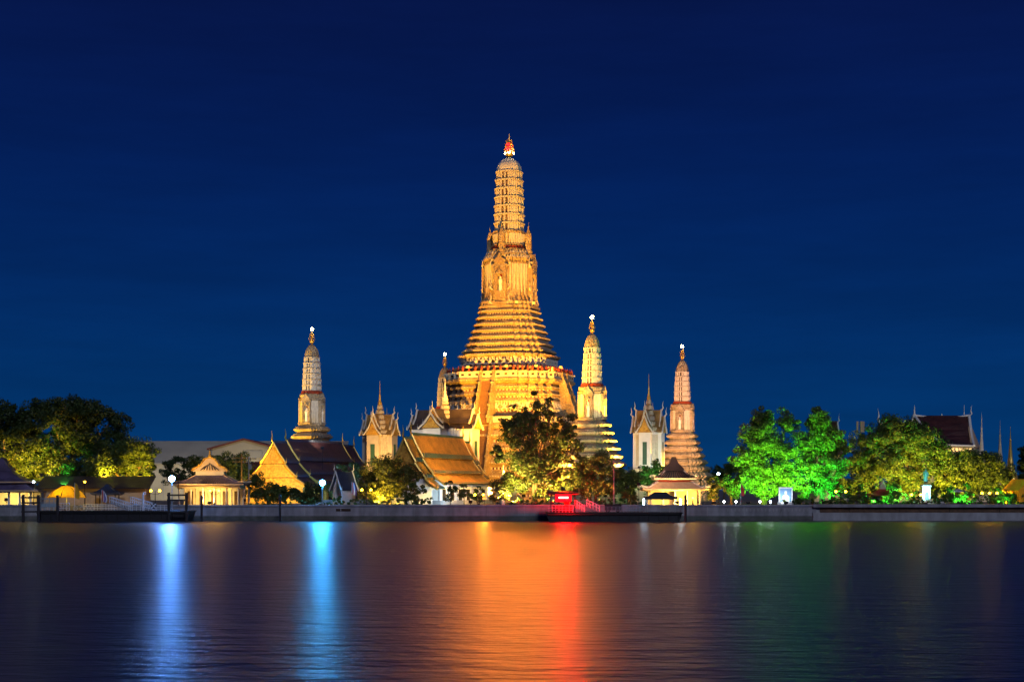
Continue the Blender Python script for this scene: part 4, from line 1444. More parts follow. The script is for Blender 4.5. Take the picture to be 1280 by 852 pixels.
TR = [
    ('rain_tree', 'dark spreading tree over the purple pavilion, gold lit lower boughs, cut by the picture edge', 14, 266, [(4, 518, 32, 20), (36, 534, 28, 24), (8, 545, 30, 24), (38, 565, 24, 22), (10, 575, 26, 22), (34, 588, 20, 14), (0, 592, 22, 14)], 15000, .60, 'leaf_dark', 'trees behind the umbrella pier'),
    ('rain_tree', 'largest dark domed tree behind the yellow umbrella with glowing lower leaves', 88, 270, [(62, 514, 34, 18), (100, 514, 36, 19), (132, 530, 26, 22), (85, 540, 42, 26), (58, 565, 26, 24), (112, 560, 34, 24), (84, 585, 32, 16), (145, 556, 20, 20), (120, 588, 26, 14), (52, 590, 20, 14)], 26000, .60, 'leaf_dark', 'trees behind the umbrella pier'),
    ('rain_tree', 'lower golden leaved tree beside the blue starry floodlight on the pier', 160, 265, [(160, 562, 28, 16), (184, 570, 17, 14), (138, 584, 30, 16), (180, 590, 18, 14), (160, 582, 26, 16)], 14000, .52, 'leaf_mid', 'trees behind the umbrella pier'),
    ('garden_tree', 'small dark tree behind the Chinese pavilion roof, towards the pier', 238, 286, [(228, 578, 16, 12), (248, 582, 16, 13), (236, 598, 22, 14), (212, 590, 14, 14)], 5500, .46, 'leaf_dark', 'trees round the Chinese pavilion'),
    ('garden_tree', 'dark leafy tree behind the Chinese pavilion beside the utility pole', 286, 284, [(272, 578, 18, 13), (290, 578, 20, 15), (304, 594, 18, 16), (285, 600, 24, 14)], 7500, .46, 'leaf_dark', 'trees round the Chinese pavilion'),
    ('garden_tree', 'bushy tree in front of the bright yellow gable', 335, 262, [(320, 602, 13, 13), (338, 611, 16, 11), (356, 615, 14, 9), (326, 617, 18, 10), (345, 621, 18, 7)], 6500, .40, 'leaf_mid', 'trees in front of the red roofed hall'),
    ('garden_tree', 'low dark bushy tree between yellow gable and cyan floodlight', 378, 260, [(372, 617, 13, 9), (390, 612, 13, 11), (384, 622, 20, 7)], 4500, .40, 'leaf_dark', 'trees in front of the red roofed hall'),
    ('garden_tree', 'dark green tree between arched gate and dim spired pavilion', 440, 280, [(436, 588, 15, 15), (446, 600, 14, 14), (430, 604, 14, 12), (420, 612, 16, 12)], 5000, .46, 'leaf_dark', 'trees in front of the red roofed hall'),
    ('garden_tree', 'round yellow green tree lit by twin lamps in front of the golden gable', 488, 258, [(484, 582, 24, 15), (508, 594, 22, 16), (466, 598, 20, 15), (488, 606, 30, 16), (520, 608, 14, 12), (456, 612, 14, 11), (475, 618, 22, 9)], 14000, .42, 'leaf_gold', 'trees in front of the red roofed hall'),
    ('great_tree', 'big loose rust tinged tree standing before the golden tower', 668, 257, [(650, 520, 12, 30), (669, 512, 10, 26), (689, 517, 12, 30), (711, 534, 11, 24), (660, 530, 14, 24), (682, 534, 16, 24), (640, 542, 18, 22), (664, 545, 22, 28), (694, 548, 22, 26), (626, 566, 14, 14), (650, 580, 28, 20), (686, 582, 28, 22), (716, 566, 16, 20), (636, 602, 22, 18), (706, 602, 24, 18), (668, 606, 26, 18)], 18000, .56, 'leaf_rust', 'trees before the tower'),
    ('garden_tree', 'low reddish brown tree behind the red light pier', 745, 258, [(728, 588, 18, 17), (748, 584, 20, 20), (764, 600, 14, 15), (736, 606, 24, 14), (756, 612, 18, 12)], 9500, .48, 'leaf_rust', 'trees before the tower'),
    ('garden_tree', 'dull green small tree beside the tall lamp mast', 786, 268, [(780, 592, 13, 13), (792, 598, 12, 13), (784, 610, 16, 11)], 4000, .42, 'leaf_mid', 'trees before the tower'),
    ('garden_tree', 'fresh green tree below the slim white pavilion', 814, 276, [(806, 592, 14, 13), (822, 588, 14, 13), (814, 602, 22, 13)], 5500, .42, 'leaf_mid', 'trees before the tower'),
    ('garden_tree', 'small orange lit tree at the end of the Chinese gatehouse', 893, 262, [(890, 606, 10, 12), (900, 602, 11, 13), (892, 618, 10, 10)], 3000, .38, 'leaf_rust', 'trees before the tower'),
    ('garden_tree', 'small dark tree with pale lamps at its foot beside green trees', 915, 263, [(908, 603, 11, 11), (922, 604, 13, 13), (914, 614, 14, 9)], 3600, .38, 'leaf_dark', 'trees before the tower'),
    ('banyan_tree', 'brilliant green lit broad tree behind the portrait board', 955, 264, [(954, 519, 17, 18), (950, 532, 18, 16), (945, 545, 22, 20), (930, 572, 17, 20), (964, 560, 26, 24), (946, 590, 28, 20), (985, 530, 17, 20), (978, 595, 26, 20), (985, 565, 18, 20), (955, 608, 26, 13)], 22000, .48, 'leaf_light', 'park trees'),
    ('banyan_tree', 'bright emerald lit tree next to the yellow twin lamps', 1028, 265, [(1024, 525, 18, 17), (1010, 555, 20, 22), (1036, 550, 20, 22), (1046, 580, 18, 20), (1020, 588, 26, 22), (1054, 558, 11, 16), (1034, 606, 22, 14), (1008, 610, 18, 11)], 18000, .48, 'leaf_light', 'park trees'),
    ('park_tree', 'dark topped olive tree between emerald tree and bronze statue', 1088, 270, [(1082, 556, 24, 20), (1106, 546, 24, 20), (1075, 580, 22, 18), (1104, 582, 24, 20), (1082, 602, 24, 14), (1060, 608, 18, 12), (1110, 612, 20, 10)], 17000, .50, 'leaf_mid', 'park trees'),
    ('park_tree', 'tall golden olive tree immediately behind the bronze statue', 1142, 272, [(1122, 532, 26, 14), (1148, 540, 22, 18), (1130, 562, 26, 20), (1162, 562, 26, 24), (1140, 588, 28, 20), (1174, 588, 16, 18), (1135, 608, 24, 12), (1168, 610, 20, 11)], 21000, .50, 'leaf_mid', 'park trees'),
    ('park_tree', 'rounded olive tree below the brown roofed hall', 1202, 268, [(1192, 576, 22, 18), (1216, 576, 20, 16), (1186, 600, 22, 16), (1214, 600, 26, 16), (1200, 614, 26, 9)], 15000, .48, 'leaf_mid', 'park trees'),
    ('park_tree', 'olive tree under the slender stupas by the yellow hut', 1240, 268, [(1236, 580, 18, 17), (1250, 594, 16, 16), (1240, 606, 20, 14), (1262, 612, 16, 10)], 9000, .48, 'leaf_mid', 'park trees'),
    ('park_tree', 'dark tree at the edge above the yellow hut', 1278, 275, [(1280, 570, 9, 14), (1286, 585, 14, 18)], 4000, .48, 'leaf_dark', 'park trees'),
    ('distant_tree', 'far dark tree silhouette between peach tower and green tree', 905, 430, [(900, 590, 18, 10), (918, 586, 16, 12), (908, 600, 22, 10)], 4000, .7, 'leaf_dark', 'park trees'),
]
for i, (nm, lab, pxb, Y, lb, n, sz, mm, grp) in enumerate(TR):
    big = nm in ('rain_tree', 'great_tree', 'banyan_tree')
    tree(nm, lab, pxb, Y, lb, n, sz, M[mm], 100 + i, grp, 'bark_pale' if nm == 'rain_tree' else 'bark', .42 if big else .24, fill=.7)


def topiary(label, px, Y, balls, m, seed, group, h=.12):
    """clipped cloud tree: crooked stem carrying separate clipped balls"""
    k = Y / FOC
    base = Vector(((px - 640) * k, Y, GZ))
    root = thing('topiary', label, 'clipped tree', base, 0, group)
    mb = MB()
    lobes = []
    prev = Vector((0, 0, -.1))
    for i, (bx, by, r_) in enumerate(balls):
        c = at(bx, by, Y) - base
        lobes.append((c.x, random.uniform(-.2, .2), c.z, r_ * k * .8, r_ * k * .8, r_ * k * .62))
        mb.tube([tuple(prev), tuple((prev + c) / 2 + Vector((.1, 0, .05))), tuple(c)], [.09, .07, .04], 6)
        prev = Vector((c.x * .4, 0, c.z * .7))
    mb.build('trunk', M['bark'], root)
    leaf_mesh('crown', lobes, 620 * len(balls), .22, m, root, seed, .3, 60, .62)


for i, (lab, px, bl, mm) in enumerate([
    ('dark cloud clipped tree before the white hall wall, nearest its gable', 563, [(561, 622, 7), (566, 612, 7), (562, 604, 5)], 'leaf_dark'),
    ('thin clipped tree with two pale yellow pads before the white hall', 580, [(579, 616, 8), (579, 606, 5)], 'leaf_gold'),
    ('small clipped tree with drooping pads in the lamp glare by the hall', 598, [(592, 620, 6), (600, 622, 7), (598, 612, 6)], 'leaf_mid'),
    ('large round clipped bush beside the hall end', 626, [(620, 621, 9), (632, 618, 8), (626, 613, 7), (616, 612, 4)], 'leaf_gold'),
    ('thin clipped tree before the golden gable', 516, [(510, 620, 7), (520, 622, 7), (516, 606, 5)], 'leaf_mid'),
    ('green lit clipped tree beside the low red roof near the promenade', 1072, [(1068, 622, 7), (1076, 618, 7), (1074, 608, 6)], 'leaf_light'),
    ('bright green clipped tree between red roof and statue', 1115, [(1112, 622, 8), (1120, 618, 8), (1115, 610, 8), (1119, 606, 5)], 'leaf_light'),
    ('green lit clipped tree just past the statue pedestal', 1188, [(1184, 620, 7), (1192, 622, 7), (1188, 612, 7)], 'leaf_light'),
    ('tall green lit clipped tree beside pale parasol', 1208, [(1204, 622, 7), (1212, 616, 7), (1208, 608, 6)], 'leaf_light'),
    ('green lit clipped tree below the triple lamps', 1246, [(1242, 624, 6), (1250, 620, 6), (1246, 613, 6)], 'leaf_light'),
    ('bushy green clipped tree by the yellow hut foot', 1262, [(1258, 622, 7), (1266, 620, 7)], 'leaf_mid'),
    ('yellow ball bush on shore behind the dark tent', 786, [(782, 618, 6), (791, 622, 6)], 'leaf_gold'),
    ('green fern-like shrub under the great dark tree', 80, [(72, 592, 11), (84, 588, 11), (66, 596, 9)], 'leaf_light'),
]):
    topiary(lab, px, 254.5 if px != 80 else 262.2, bl, M[mm], 300 + i, 'clipped trees along the embankment')

# low clipped hedge behind the wall
for lab, x0, x1 in (('low leafy hedge along the embankment before the red and orange roofed halls', 318, 545),
                    ('low leafy hedge along the park promenade wall', 985, 1290),
                    ('tall ragged hedge behind the lamp posts and statue', 1040, 1292),
                    ('low leafy hedge behind the red light pier', 640, 800)):
    hy = 260.5 if 'tall' in lab else 253.4
    root = thing('hedge', lab, 'hedge', ((x0 - 640) * hy / FOC, hy, GZ), 0, 'hedges along the embankment')
    W = (x1 - x0) * hy / FOC
    tl = 2.3 if 'tall' in lab else 1.0
    lobes = []
    rng = random.Random(x0)
    x = 0
    while x < W:
        r_ = rng.uniform(.6, 1.1)
        lobes.append((x, rng.uniform(-.2, .5), rng.uniform(.3, .8) * tl, r_, .7, rng.uniform(.5, 1.0) * (tl * .8 + .2)))
        x += r_ * 1.1
    leaf_mesh('crown', lobes, int(W * 240 * tl), .24, M['leaf_mid'], root, x0, .4, 50)


# ------------------------------------------------------------------ lamps
def lamp_post(label, px, py, Y, dx, nglobe=2, m='bulb_warm', r_=.21, group='twin globe lamp posts along the embankment'):
    p = at(px, py, Y)
    root = thing('lamp_post', label, 'street lamp', (p.x, Y, GZ), 0, group)
    h = p.z - GZ
    MB().lathe([(0, .16), (.3, .16), (.35, .08), (h * .6, .06), (h, .05)], 8).build('pole', M['steel_dark'], root)
    mb = MB()
    for k in range(nglobe):
        x = (k - (nglobe - 1) / 2) * dx
        mb.tube([(0, 0, h - .55), (x * .7, 0, h - .6), (x, 0, h - .22)], .035, 6)
        mb.lathe([(h - .26, .05), (h - .2, .12), (h - .17, .12)], 8, (x, 0, 0))
    mb.build('bracket', M['steel_dark'], root)
    for k in range(nglobe):
        x = (k - (nglobe - 1) / 2) * dx
        MB().ball((x, 0, h), r_, 1).build('globe', M[m], root)
    return root


lamp_post('twin yellow globe lamp post at the pier end beside the blue floodlight', 194, 613, 252.6, 1.45)
lamp_post('twin yellow globe lamp post in front of the Chinese pavilion', 268, 613, 252.6, 1.45)
lamp_post('twin yellow globe lamp post under the round yellow green tree', 458, 612, 252.6, 1.5)
lamp_post('twin pale globe lamp post before the white hall wall', 599, 618, 252.6, 1.4)
lamp_post('twin yellow globe lamp post beside the emerald tree', 1051, 614, 252.6, 1.6)
lamp_post('twin yellow globe lamp post beside the statue pedestal', 1145, 618, 254.5, 1.5)
lamp_post('triple yellow globe lamp post near the yellow hut', 1237, 616, 252.6, 1.25, 3)
lamp_post('single yellow globe lamp above the pier shed roof', 106, 602, 255, 0, 1, 'bulb_warm', .17)
lamp_post('single white globe lamp at the purple pavilion roof edge', 42, 602, 253, 0, 1, 'bulb_white', .2)
lamp_post('single yellow lamp glowing by the pile next to the dark tent', 866, 622, 253, 0, 1, 'bulb_warm', .2)


def star_lamp(label, px, py, Y, m, z0=GZ):
    """mast with a drum floodlight facing the river"""
    p = at(px, py, Y)
    root = thing('floodlight_mast', label, 'floodlight', (p.x, Y, z0), 0, 'floodlight masts facing the river')
    h = p.z - z0
    MB().lathe([(0, .2), (.3, .2), (.35, .1), (h - .3, .08)], 8).build('mast', M['pole_grey'], root)
    mb = MB()
    mb.lathe([(-.05, .20), (.0, .55), (.5, .5), (.62, .3), (.65, .1)], 14, (0, 0, 0), Matrix.Translation((0, 0, h)) @ Matrix.Rotation(-PI / 2, 4, 'X'))
    mb.build('drum_housing', M['steel_dark'], root)
    MB().ball((0, -.12, h), .46, 2, (1, .45, 1)).build('lamp_glass', M[m], root)
    return root


star_lamp('blazing blue white floodlight on mast at the umbrella pier end', 215, 598, 246, 'bulb_blue', 1.7)
star_lamp('blazing cyan floodlight on mast before the dark red roof', 403, 603, 252, 'bulb_cyan')

for lab, px, py in (('white bollard lamp nearest the orange tree in the row of pale lamps', 905, 628), ('brightest white bollard lamp beside the red pennant', 920, 627),
                    ('white bollard lamp under the green tree edge', 950, 628), ('white bollard lamp nearest the portrait board', 963, 628)):
    p = at(px, py, 252.2)
    root = thing('bollard_lamp', lab, 'bollard lamp', (p.x, 252.2, GZ), 0, 'white bollard lamps on the embankment')
    mb = MB(); mb.lathe([(0, .12), (.35, .09), (.4, .14)], 8); mb.build('post', M['rail_white'], root)
    MB().ball((0, 0, .62), .18, 1).build('globe', M['bulb_white'], root)

p = at(898, 592, 300)
lp = lamp_post('distant cold street lamp between peach tower and green tree', 898, 592, 300, 0, 1, 'bulb_white', .28, 'distant lamps')


# floodlights of the temple: housing, stand, lens and the lamp itself
def flood(label, loc, target, col, E, size=70, blend=.7, group='temple floodlights', rad=.25, z0=None):
    loc, target = Vector(loc), Vector(target)
    d = (target - loc)
    dist = d.length
    root = thing('floodlight', label, 'floodlight', (loc.x, loc.y, GZ if z0 is None else z0), 0, group)
    h = loc.z - root.location.z
    MB().tube([(0, 0, 0), (0, 0, max(.15, h - .2))], .05, 6).build('stand', M['steel_dark'], root)
    q = d.to_track_quat('-Z', 'Y').to_matrix().to_4x4()
    Mx = Matrix.Translation((0, 0, h)) @ q
    mb = MB()
    mb.loft([[(-.2, -.14, .2), (.2, -.14, .2), (.2, .14, .2), (-.2, .14, .2)], [(-.34, -.26, 0), (.34, -.26, 0), (.34, .26, 0), (-.34, .26, 0)]], True, Mx)
    mb.build('housing', M['steel_dark'], root)
    mb = MB()
    mb.box((0, 0, -.02), (.6, .44, .03), 0, Mx)
    mb.build('lens', M['lens'], root)
    li = bpy.data.lights.new('flood_lamp', 'SPOT')
    li.energy = E * 4 * PI * dist * dist
    li.color = col
    li.spot_size = R(size)
    li.spot_blend = blend
    li.shadow_soft_size = rad
    lo = bpy.data.objects.new('flood_lamp', li)
    COL.objects.link(lo)
    lo.parent = root
    lo.matrix_local = Matrix.Translation((0, 0, h)) @ q @ Matrix.Translation((0, 0, -.1))
    return root


# on the great tower
flood('golden floodlight on the lawn before the tower front', (-4, 288, 4), (-1, 322, 26), GOLD, 6.3, 95)
flood('golden floodlight near the front corner tower, aimed at the terraces', (10, 282, 7), (3, 322, 24), AMBER, 6.4, 80)
flood('golden floodlight aimed high at the spire from the front lawn', (2, 262, 4), (-1, 327, 52), GOLD, 10, 55)
flood('golden floodlight aimed at the spire top from beside the corner tower', (22, 283, 6), (-.6, 329, 66), AMBER, 6.0, 45)
flood('golden floodlight on the side lawn facing the tower flank', (34, 318, 5), (8, 328, 24), GOLD, 7.0, 90)
flood('golden floodlight on the upper terrace lighting the stacked storeys', (-3, 317.5, 29), (-1, 327, 42), GOLD, 3.6, 110, z0=28.4)
flood('amber floodlight on the upper terrace at the flank', (9, 322, 29), (2, 329, 44), GOLD, 3.6, 110, z0=28.4)
# on the corner towers
flood('warm floodlight at the foot of the tower beside the spire', (4, 276, 5), (14, 289, 22), (1, .66, .30), 1.8, 80)
flood('cool white floodlight at the foot of the tower beside the spire', (27, 275, 5), (16, 289, 16), (.72, .98, .95), .35, 80)
flood('warm floodlight aimed high at the tower beside the spire', (16, 262, 4), (15, 289, 30), (1, .68, .32), 2.3, 45)
flood('peach floodlight before the farthest tower', (32, 325, 5), (38.5, 348, 18), (1, .46, .20), 3.6, 90)
flood('peach floodlight aimed high at the farthest tower', (40, 312, 5), (38.9, 348, 30), (1, .44, .20), 4.2, 55)
flood('yellow floodlight beside the tower over the dark red roof', (-58, 304, 8), (-42, 311, 24), (1, .52, .04), 11, 80)
flood('pale floodlight before the tower over the dark red roof', (-36, 290, 13), (-40.5, 310, 27), (1, .76, .42), 1.4, 80)
flood('orange floodlight before the hidden corner tower', (-30, 352, 8), (-17, 368, 26), AMBER, 6.0, 90)
# on the pavilions
flood('white floodlight before the slim white pavilion', (24, 303, 7), (28, 318, 15), (1, .80, .52), 1.9, 90)
flood('cool floodlight beside the slim white pavilion', (38, 308, 7), (29, 318, 14), (.8, .95, 1), 1.1, 80)
flood('amber floodlight before the dimmer spired pavilion', (-27, 326, 8), (-29.4, 339, 17), (1, .56, .14), 4.5, 100)
flood('white floodlight before the broad white pavilion', (-19, 287, 9), (-13.5, 299, 14), (1, .80, .50), 1.7, 100)
# on the halls
flood('golden floodlight washing the orange tile roof', (0, 262, 9), (-11, 275, 10), (1, .56, .07), 7.5, 95)
flood('golden floodlight before the golden gable', (-22, 254, 3), (-19, 264, 9), YEL, 7.0, 100)
flood('cool floodlight before the white hall wall', (-7, 258, 3), (-11.5, 270, 4), (.6, .85, 1), 4, 120)
flood('strong yellow floodlight before the bright yellow gable', (-47, 268, 3.2), (-44.5, 280, 8), (1, .56, .025), 10, 100)
flood('faint blue floodlight beside the dark red roof', (-30, 262, 4), (-37, 288, 9), (.2, .5, 1), 2.6, 90)
flood('warm floodlight before the brown roofed hall', (97, 300, 9), (90, 316, 15), WARM, 2.0, 90)
flood('pale light on the long shed wall', (at(240, 600, 340).x, 352, 4), (at(250, 600, 380).x, 380, 13), (1, .85, .6), 2.6, 120)
flood('warm light on the gabled shed front', (at(300, 600, 330).x, 334, 5), (at(305, 600, 345).x, 345, 12), (1, .78, .45), 2.2, 120)


flood('added peach floodlight near the blue lamp mast washing the Chinese pavilion roof', (-54.0, 247.5, 7.2), (-49.5, 254, 7.0), (1, .60, .16), 6.0, 110)  # extra lamp, added to brighten the pavilion roof
flood('peach floodlight on a short post washing the gatehouse roof', (21, 253, 6.0), (27, 260, 6.5), (1, .60, .30), 4, 110)

for lab, x, Y, z, zf, k in (('orange sodium lamp facing the river by the white hall end', -4.6, 253, 3.6, GZ, .006),
                   ('added orange lamp on the upper terrace parapet beside the front stair, facing the river', -9.2, 318.2, 30.6, 29.7, .014),
                   ('added orange lamp on the upper terrace parapet facing the river', -1.2, 315.6, 30.6, 29.7, .021),
                   ('added orange lamp on the upper terrace parapet facing the river, towards the front corner', 5.0, 315.3, 30.6, 29.7, .021),
                   ('added orange lamp at the front corner of the upper terrace facing the river', 10.2, 319.0, 30.6, 29.7, .021),
                   ('added orange lamp high on the storeys facing the river', 1.0, 322.2, 44.6, 43.9, .017),
                   ('added orange lamp high on the storeys at the flank facing the river', 4.6, 324.0, 44.6, 43.9, .017)):
    ang = R(25 if z < 40 else 27)
    if z > 10:  # terrace lamps are added only to lay an orange glow on the water
        flood(lab, (x, Y, z), (x, Y - z / math.tan(ang), 0), (1, .20, .018), k * 190 ** 2 / (z / math.sin(ang)) ** 2, 39, .12, 'sodium lamps facing the river', .15, z0=zf)
    else:
        flood(lab, (x, Y, z), (x * .4, 100, 0), (1, .20, .018), k, 110, .5, 'sodium lamps facing the river', .12, z0=zf)

# uplights in the park and under the trees
def uplight(label, px, Y, z, tx, ty, tY, col, E, size=120, group='park uplights', z0=None):
    return flood(label, ((px - 640) * Y / FOC, Y, z), at(tx, ty, tY), col, E, size, .6, group, .15, z0)


uplight('yellow uplight at the foot of the tree over the purple pavilion', 16, 260, 8.6, 16, 578, 266, (1, .56, .04), 15, 100, z0=8.0)
uplight('yellow uplight under the largest dark tree', 52, 259.6, 7.6, 54, 578, 267, (1, .56, .04), 24, 100, z0=7.1)
uplight('yellow uplight under the golden leaved tree', 130, 259.6, 7.6, 132, 585, 265, (1, .56, .04), 24, 110, z0=7.1)
uplight('yellow uplight nearest the blue floodlight mast', 176, 259.6, 7.6, 176, 576, 264.5, (1, .56, .04), 22, 110, z0=7.1)
uplight('green uplight by the fern-like shrub', 80, 256.2, 5.6, 78, 596, 262, GREENL, 20, 60, z0=5.2)
uplight('yellow uplight beneath the round yellow green tree', 470, 253.2, 2.8, 478, 600, 257, YEL, 22, 120)
uplight('warm uplight beneath the big rust tinged tree', 640, 253, 2.9, 650, 585, 257, (1, .74, .16), 36, 125)
uplight('orange uplight beneath the rust tinged tree, nearer the red booth', 690, 253, 2.9, 690, 570, 257, (1, .66, .12), 26, 125)
uplight('warm uplight before the hall end reaching the middle of the big rust tinged tree', 622, 252.6, 3.0, 658, 550, 256, (1, .70, .16), 9, 70)
uplight('orange uplight beneath the low reddish tree', 745, 253.5, 2.9, 745, 592, 258, (1, .45, .12), 16, 120)
uplight('green uplight beneath the fresh green tree', 812, 268, 3, 814, 595, 275, (.3, 1, .3), 9, 110)
uplight('orange uplight beneath the small orange lit tree', 892, 257, 2.8, 893, 608, 262, (1, .5, .08), 12, 100)
uplight('green uplight at the front of the brilliant green tree', 935, 256, 2.9, 945, 575, 262, (.24, 1, .05), 32, 115)
uplight('green uplight beside the portrait board', 1000, 256.5, 2.9, 980, 575, 262, (.34, 1, .05), 29, 115)
uplight('emerald uplight before the emerald tree', 1030, 257.5, 2.9, 1028, 570, 264, (.05, 1, .10), 20, 115)
uplight('yellow uplight beneath the dark topped olive tree', 1080, 262, 2.9, 1090, 596, 268, (1, .62, .05), 15, 150)
uplight('yellow uplight behind the statue', 1135, 263.5, 2.9, 1140, 590, 270, (1, .62, .05), 21, 150)
uplight('yellow uplight beyond the statue', 1175, 263.5, 2.9, 1165, 592, 270, (1, .62, .05), 17, 150)
uplight('yellow uplight beneath the rounded olive tree', 1205, 261, 2.9, 1205, 600, 266, (1, .62, .05), 17, 150)
uplight('yellow uplight by the yellow hut', 1250, 261.5, 2.9, 1245, 602, 266, (1, .62, .05), 16, 150)
uplight('green uplight at the clipped trees near the red roof', 1092, 252.6, 2.8, 1100, 614, 255, GREENL, 36, 140)
uplight('green uplight at the clipped trees past the statue', 1200, 252.6, 2.8, 1204, 614, 255, GREENL, 34, 130)
uplight('green uplight at the clipped trees by the yellow hut', 1250, 252.6, 2.8, 1254, 616, 255, GREENL, 26, 130)
uplight('green uplight reaching the high crowns behind the statue', 1120, 256.5, 2.9, 1120, 555, 269, (.25, 1, .15), 7, 90)
uplight('cyan uplight before the bronze statue', 1157, 253.3, 2.8, 1157, 600, 255.5, (.30, .95, .90), 14, 100)
uplight('warm light on the glowing Chinese pavilion front', 262, 253.0, 2.9, 264, 605, 257, (1, .66, .18), 12, 150)
uplight('warm light inside the Chinese gatehouse', 846, 257.0, 2.9, 846, 608, 263, (1, .66, .12), 14, 150)
uplight('warm light inside the purple roofed pavilion', 8, 254.0, 3.4, 8, 624, 258.5, (1, .72, .2), 8, 150)
uplight('yellow light on the yellow hut', 1262, 256, 3, 1270, 608, 260, YEL, 1.2, 110)

# ------------------------------------------------------------------ statue, portrait board
p = at(1157, 628, 256)
st = thing('statue', 'bronze green standing statue on tall white marble pedestal at the promenade', 'statue', (p.x, 256, GZ))
mb = MB()
mb.box((0, 0, .15), (2.8, 2.4, .3)); mb.box((0, 0, .5), (2.2, 1.9, .4)); mb.box((0, 0, .8), (1.7, 1.5, .25)); mb.box((0, 0, 2.0), (1.3, 1.2, 2.3)); mb.box((0, 0, 3.2), (1.6, 1.45, .22)); mb.box((0, 0, 3.38), (1.3, 1.2, .18))
mb.build('pedestal', M['marble'], st)
mb = MB(); mb.prism([(-.32, .95), (.32, .95), (.32, 1.7), (.2, 2.0), (0, 2.1), (-.2, 2.0), (-.32, 1.7)], 'y', -.68, -.6); mb.build('plaque', M['bronze'], st)


def skin_figure(name, m, parent, joints, edges, radii, loc, sc):
    me = bpy.data.meshes.new(name + '_skeleton')
    me.from_pydata(joints, edges, [])
    o = bpy.data.objects.new(name + '_skeleton', me)
    COL.objects.link(o)
    md = o.modifiers.new('skin', 'SKIN')
    for v, r_ in zip(me.skin_vertices[0].data, radii):
        v.radius = r_ if isinstance(r_, tuple) else (r_, r_)
    me.skin_vertices[0].data[0].use_root = True
    o.modifiers.new('sub', 'SUBSURF').levels = 2
    dg = bpy.context.evaluated_depsgraph_get()
    new = bpy.data.meshes.new_from_object(o.evaluated_get(dg))
    bpy.data.objects.remove(o)
    new.materials.clear()
    new.materials.append(m)
    f = bpy.data.objects.new(name, new)
    COL.objects.link(f)
    f.parent = parent
    f.location = loc
    f.scale = (sc, sc, sc)
    return f


J = [(0, 0, .95), (0, 0, 1.2), (0, -.01, 1.42), (0, -.01, 1.53), (0, -.02, 1.64), (0, -.02, 1.74),
     (-.17, 0, 1.42), (-.27, -.03, 1.15), (-.20, -.16, .98), (-.16, -.22, .95), (.17, 0, 1.42), (.26, .02, 1.15), (.25, -.04, .9), (.25, -.06, .82),
     (-.10, 0, .88), (-.11, -.02, .5), (-.12, .0, .08), (-.13, -.14, .04), (.10, 0, .88), (.12, -.05, .5), (.13, -.01, .08), (.14, -.15, .04)]
ED = [(0, 1), (1, 2), (2, 3), (3, 4), (4, 5), (2, 6), (6, 7), (7, 8), (8, 9), (2, 10), (10, 11), (11, 12), (12, 13), (0, 14), (14, 15), (15, 16), (16, 17), (0, 18), (18, 19), (19, 20), (20, 21)]
RA = [.16, .15, (.17, .12), .06, .105, .08, .075, .055, .042, .04, .075, .055, .042, .04, .11, .085, .06, .05, .11, .085, .06, .05]
skin_figure('figure', M['bronze'], st, J, ED, RA, (0, 0, 3.47), 1.5)
mb = MB()
mb.lathe([(.35, .30), (.6, .24), (1.0, .19)], 12, (0, .03, 0))
co = mb.build('coat', M['bronze'], st, (0, 0, 3.47)); co.scale = (1.5, 1.2, 1.5)
for sx in (-1, 1):
    b_ = thing('stone_urn', 'pale footed urn on low block, %s side of the statue pedestal' % ('pier' if sx < 0 else 'hut'), 'urn', (p.x + sx * 2.2, 254.8, GZ), 0, 'urns beside the statue')
    mb = MB(); mb.box((0, 0, .2), (1.3, .9, .4)); mb.box((0, 0, .5), (.9, .7, .2)); mb.build('block', M['marble'], b_)
    MB().lathe([(.6, .16), (.7, .12), (.9, .3), (1.1, .26), (1.15, .32)], 10).build('bowl', M['bronze'], b_)

p = at(982, 628, 254)
pb = thing('portrait_board', 'tall white framed portrait board with blue picture below the green tree', 'billboard', (p.x, 254, GZ))
mb = MB()
for sx in (-1, 1): mb.box((sx * 1.05, 0, 1.5), (.22, .25, 3.0))
mb.box((0, 0, 2.9), (2.3, .28, .25)); mb.box((0, 0, .3), (2.6, .5, .6))
mb.build('frame', M['marble'], pb)
mb = MB(); mb.box((0, .02, 1.7), (1.9, .1, 2.2)); mb.build('picture', M['poster_blue'], pb)
mb = MB()
mb.ball((0, -.05, 2.15), .3, 2, (.85, .12, 1)); mb.prism([(-.62, .62), (.62, .62), (.55, 1.5), (.2, 1.8), (-.2, 1.8), (-.55, 1.5)], 'y', -.06, -.035)
mb.build('printed_figure', M['paper'], pb)
p = at(982, 620, 252.8)
flood('white light on the portrait board', (p.x, 252.3, 2.9), (p.x, 254, 4.2), (.85, .95, 1), 9, 110, group='park uplights')

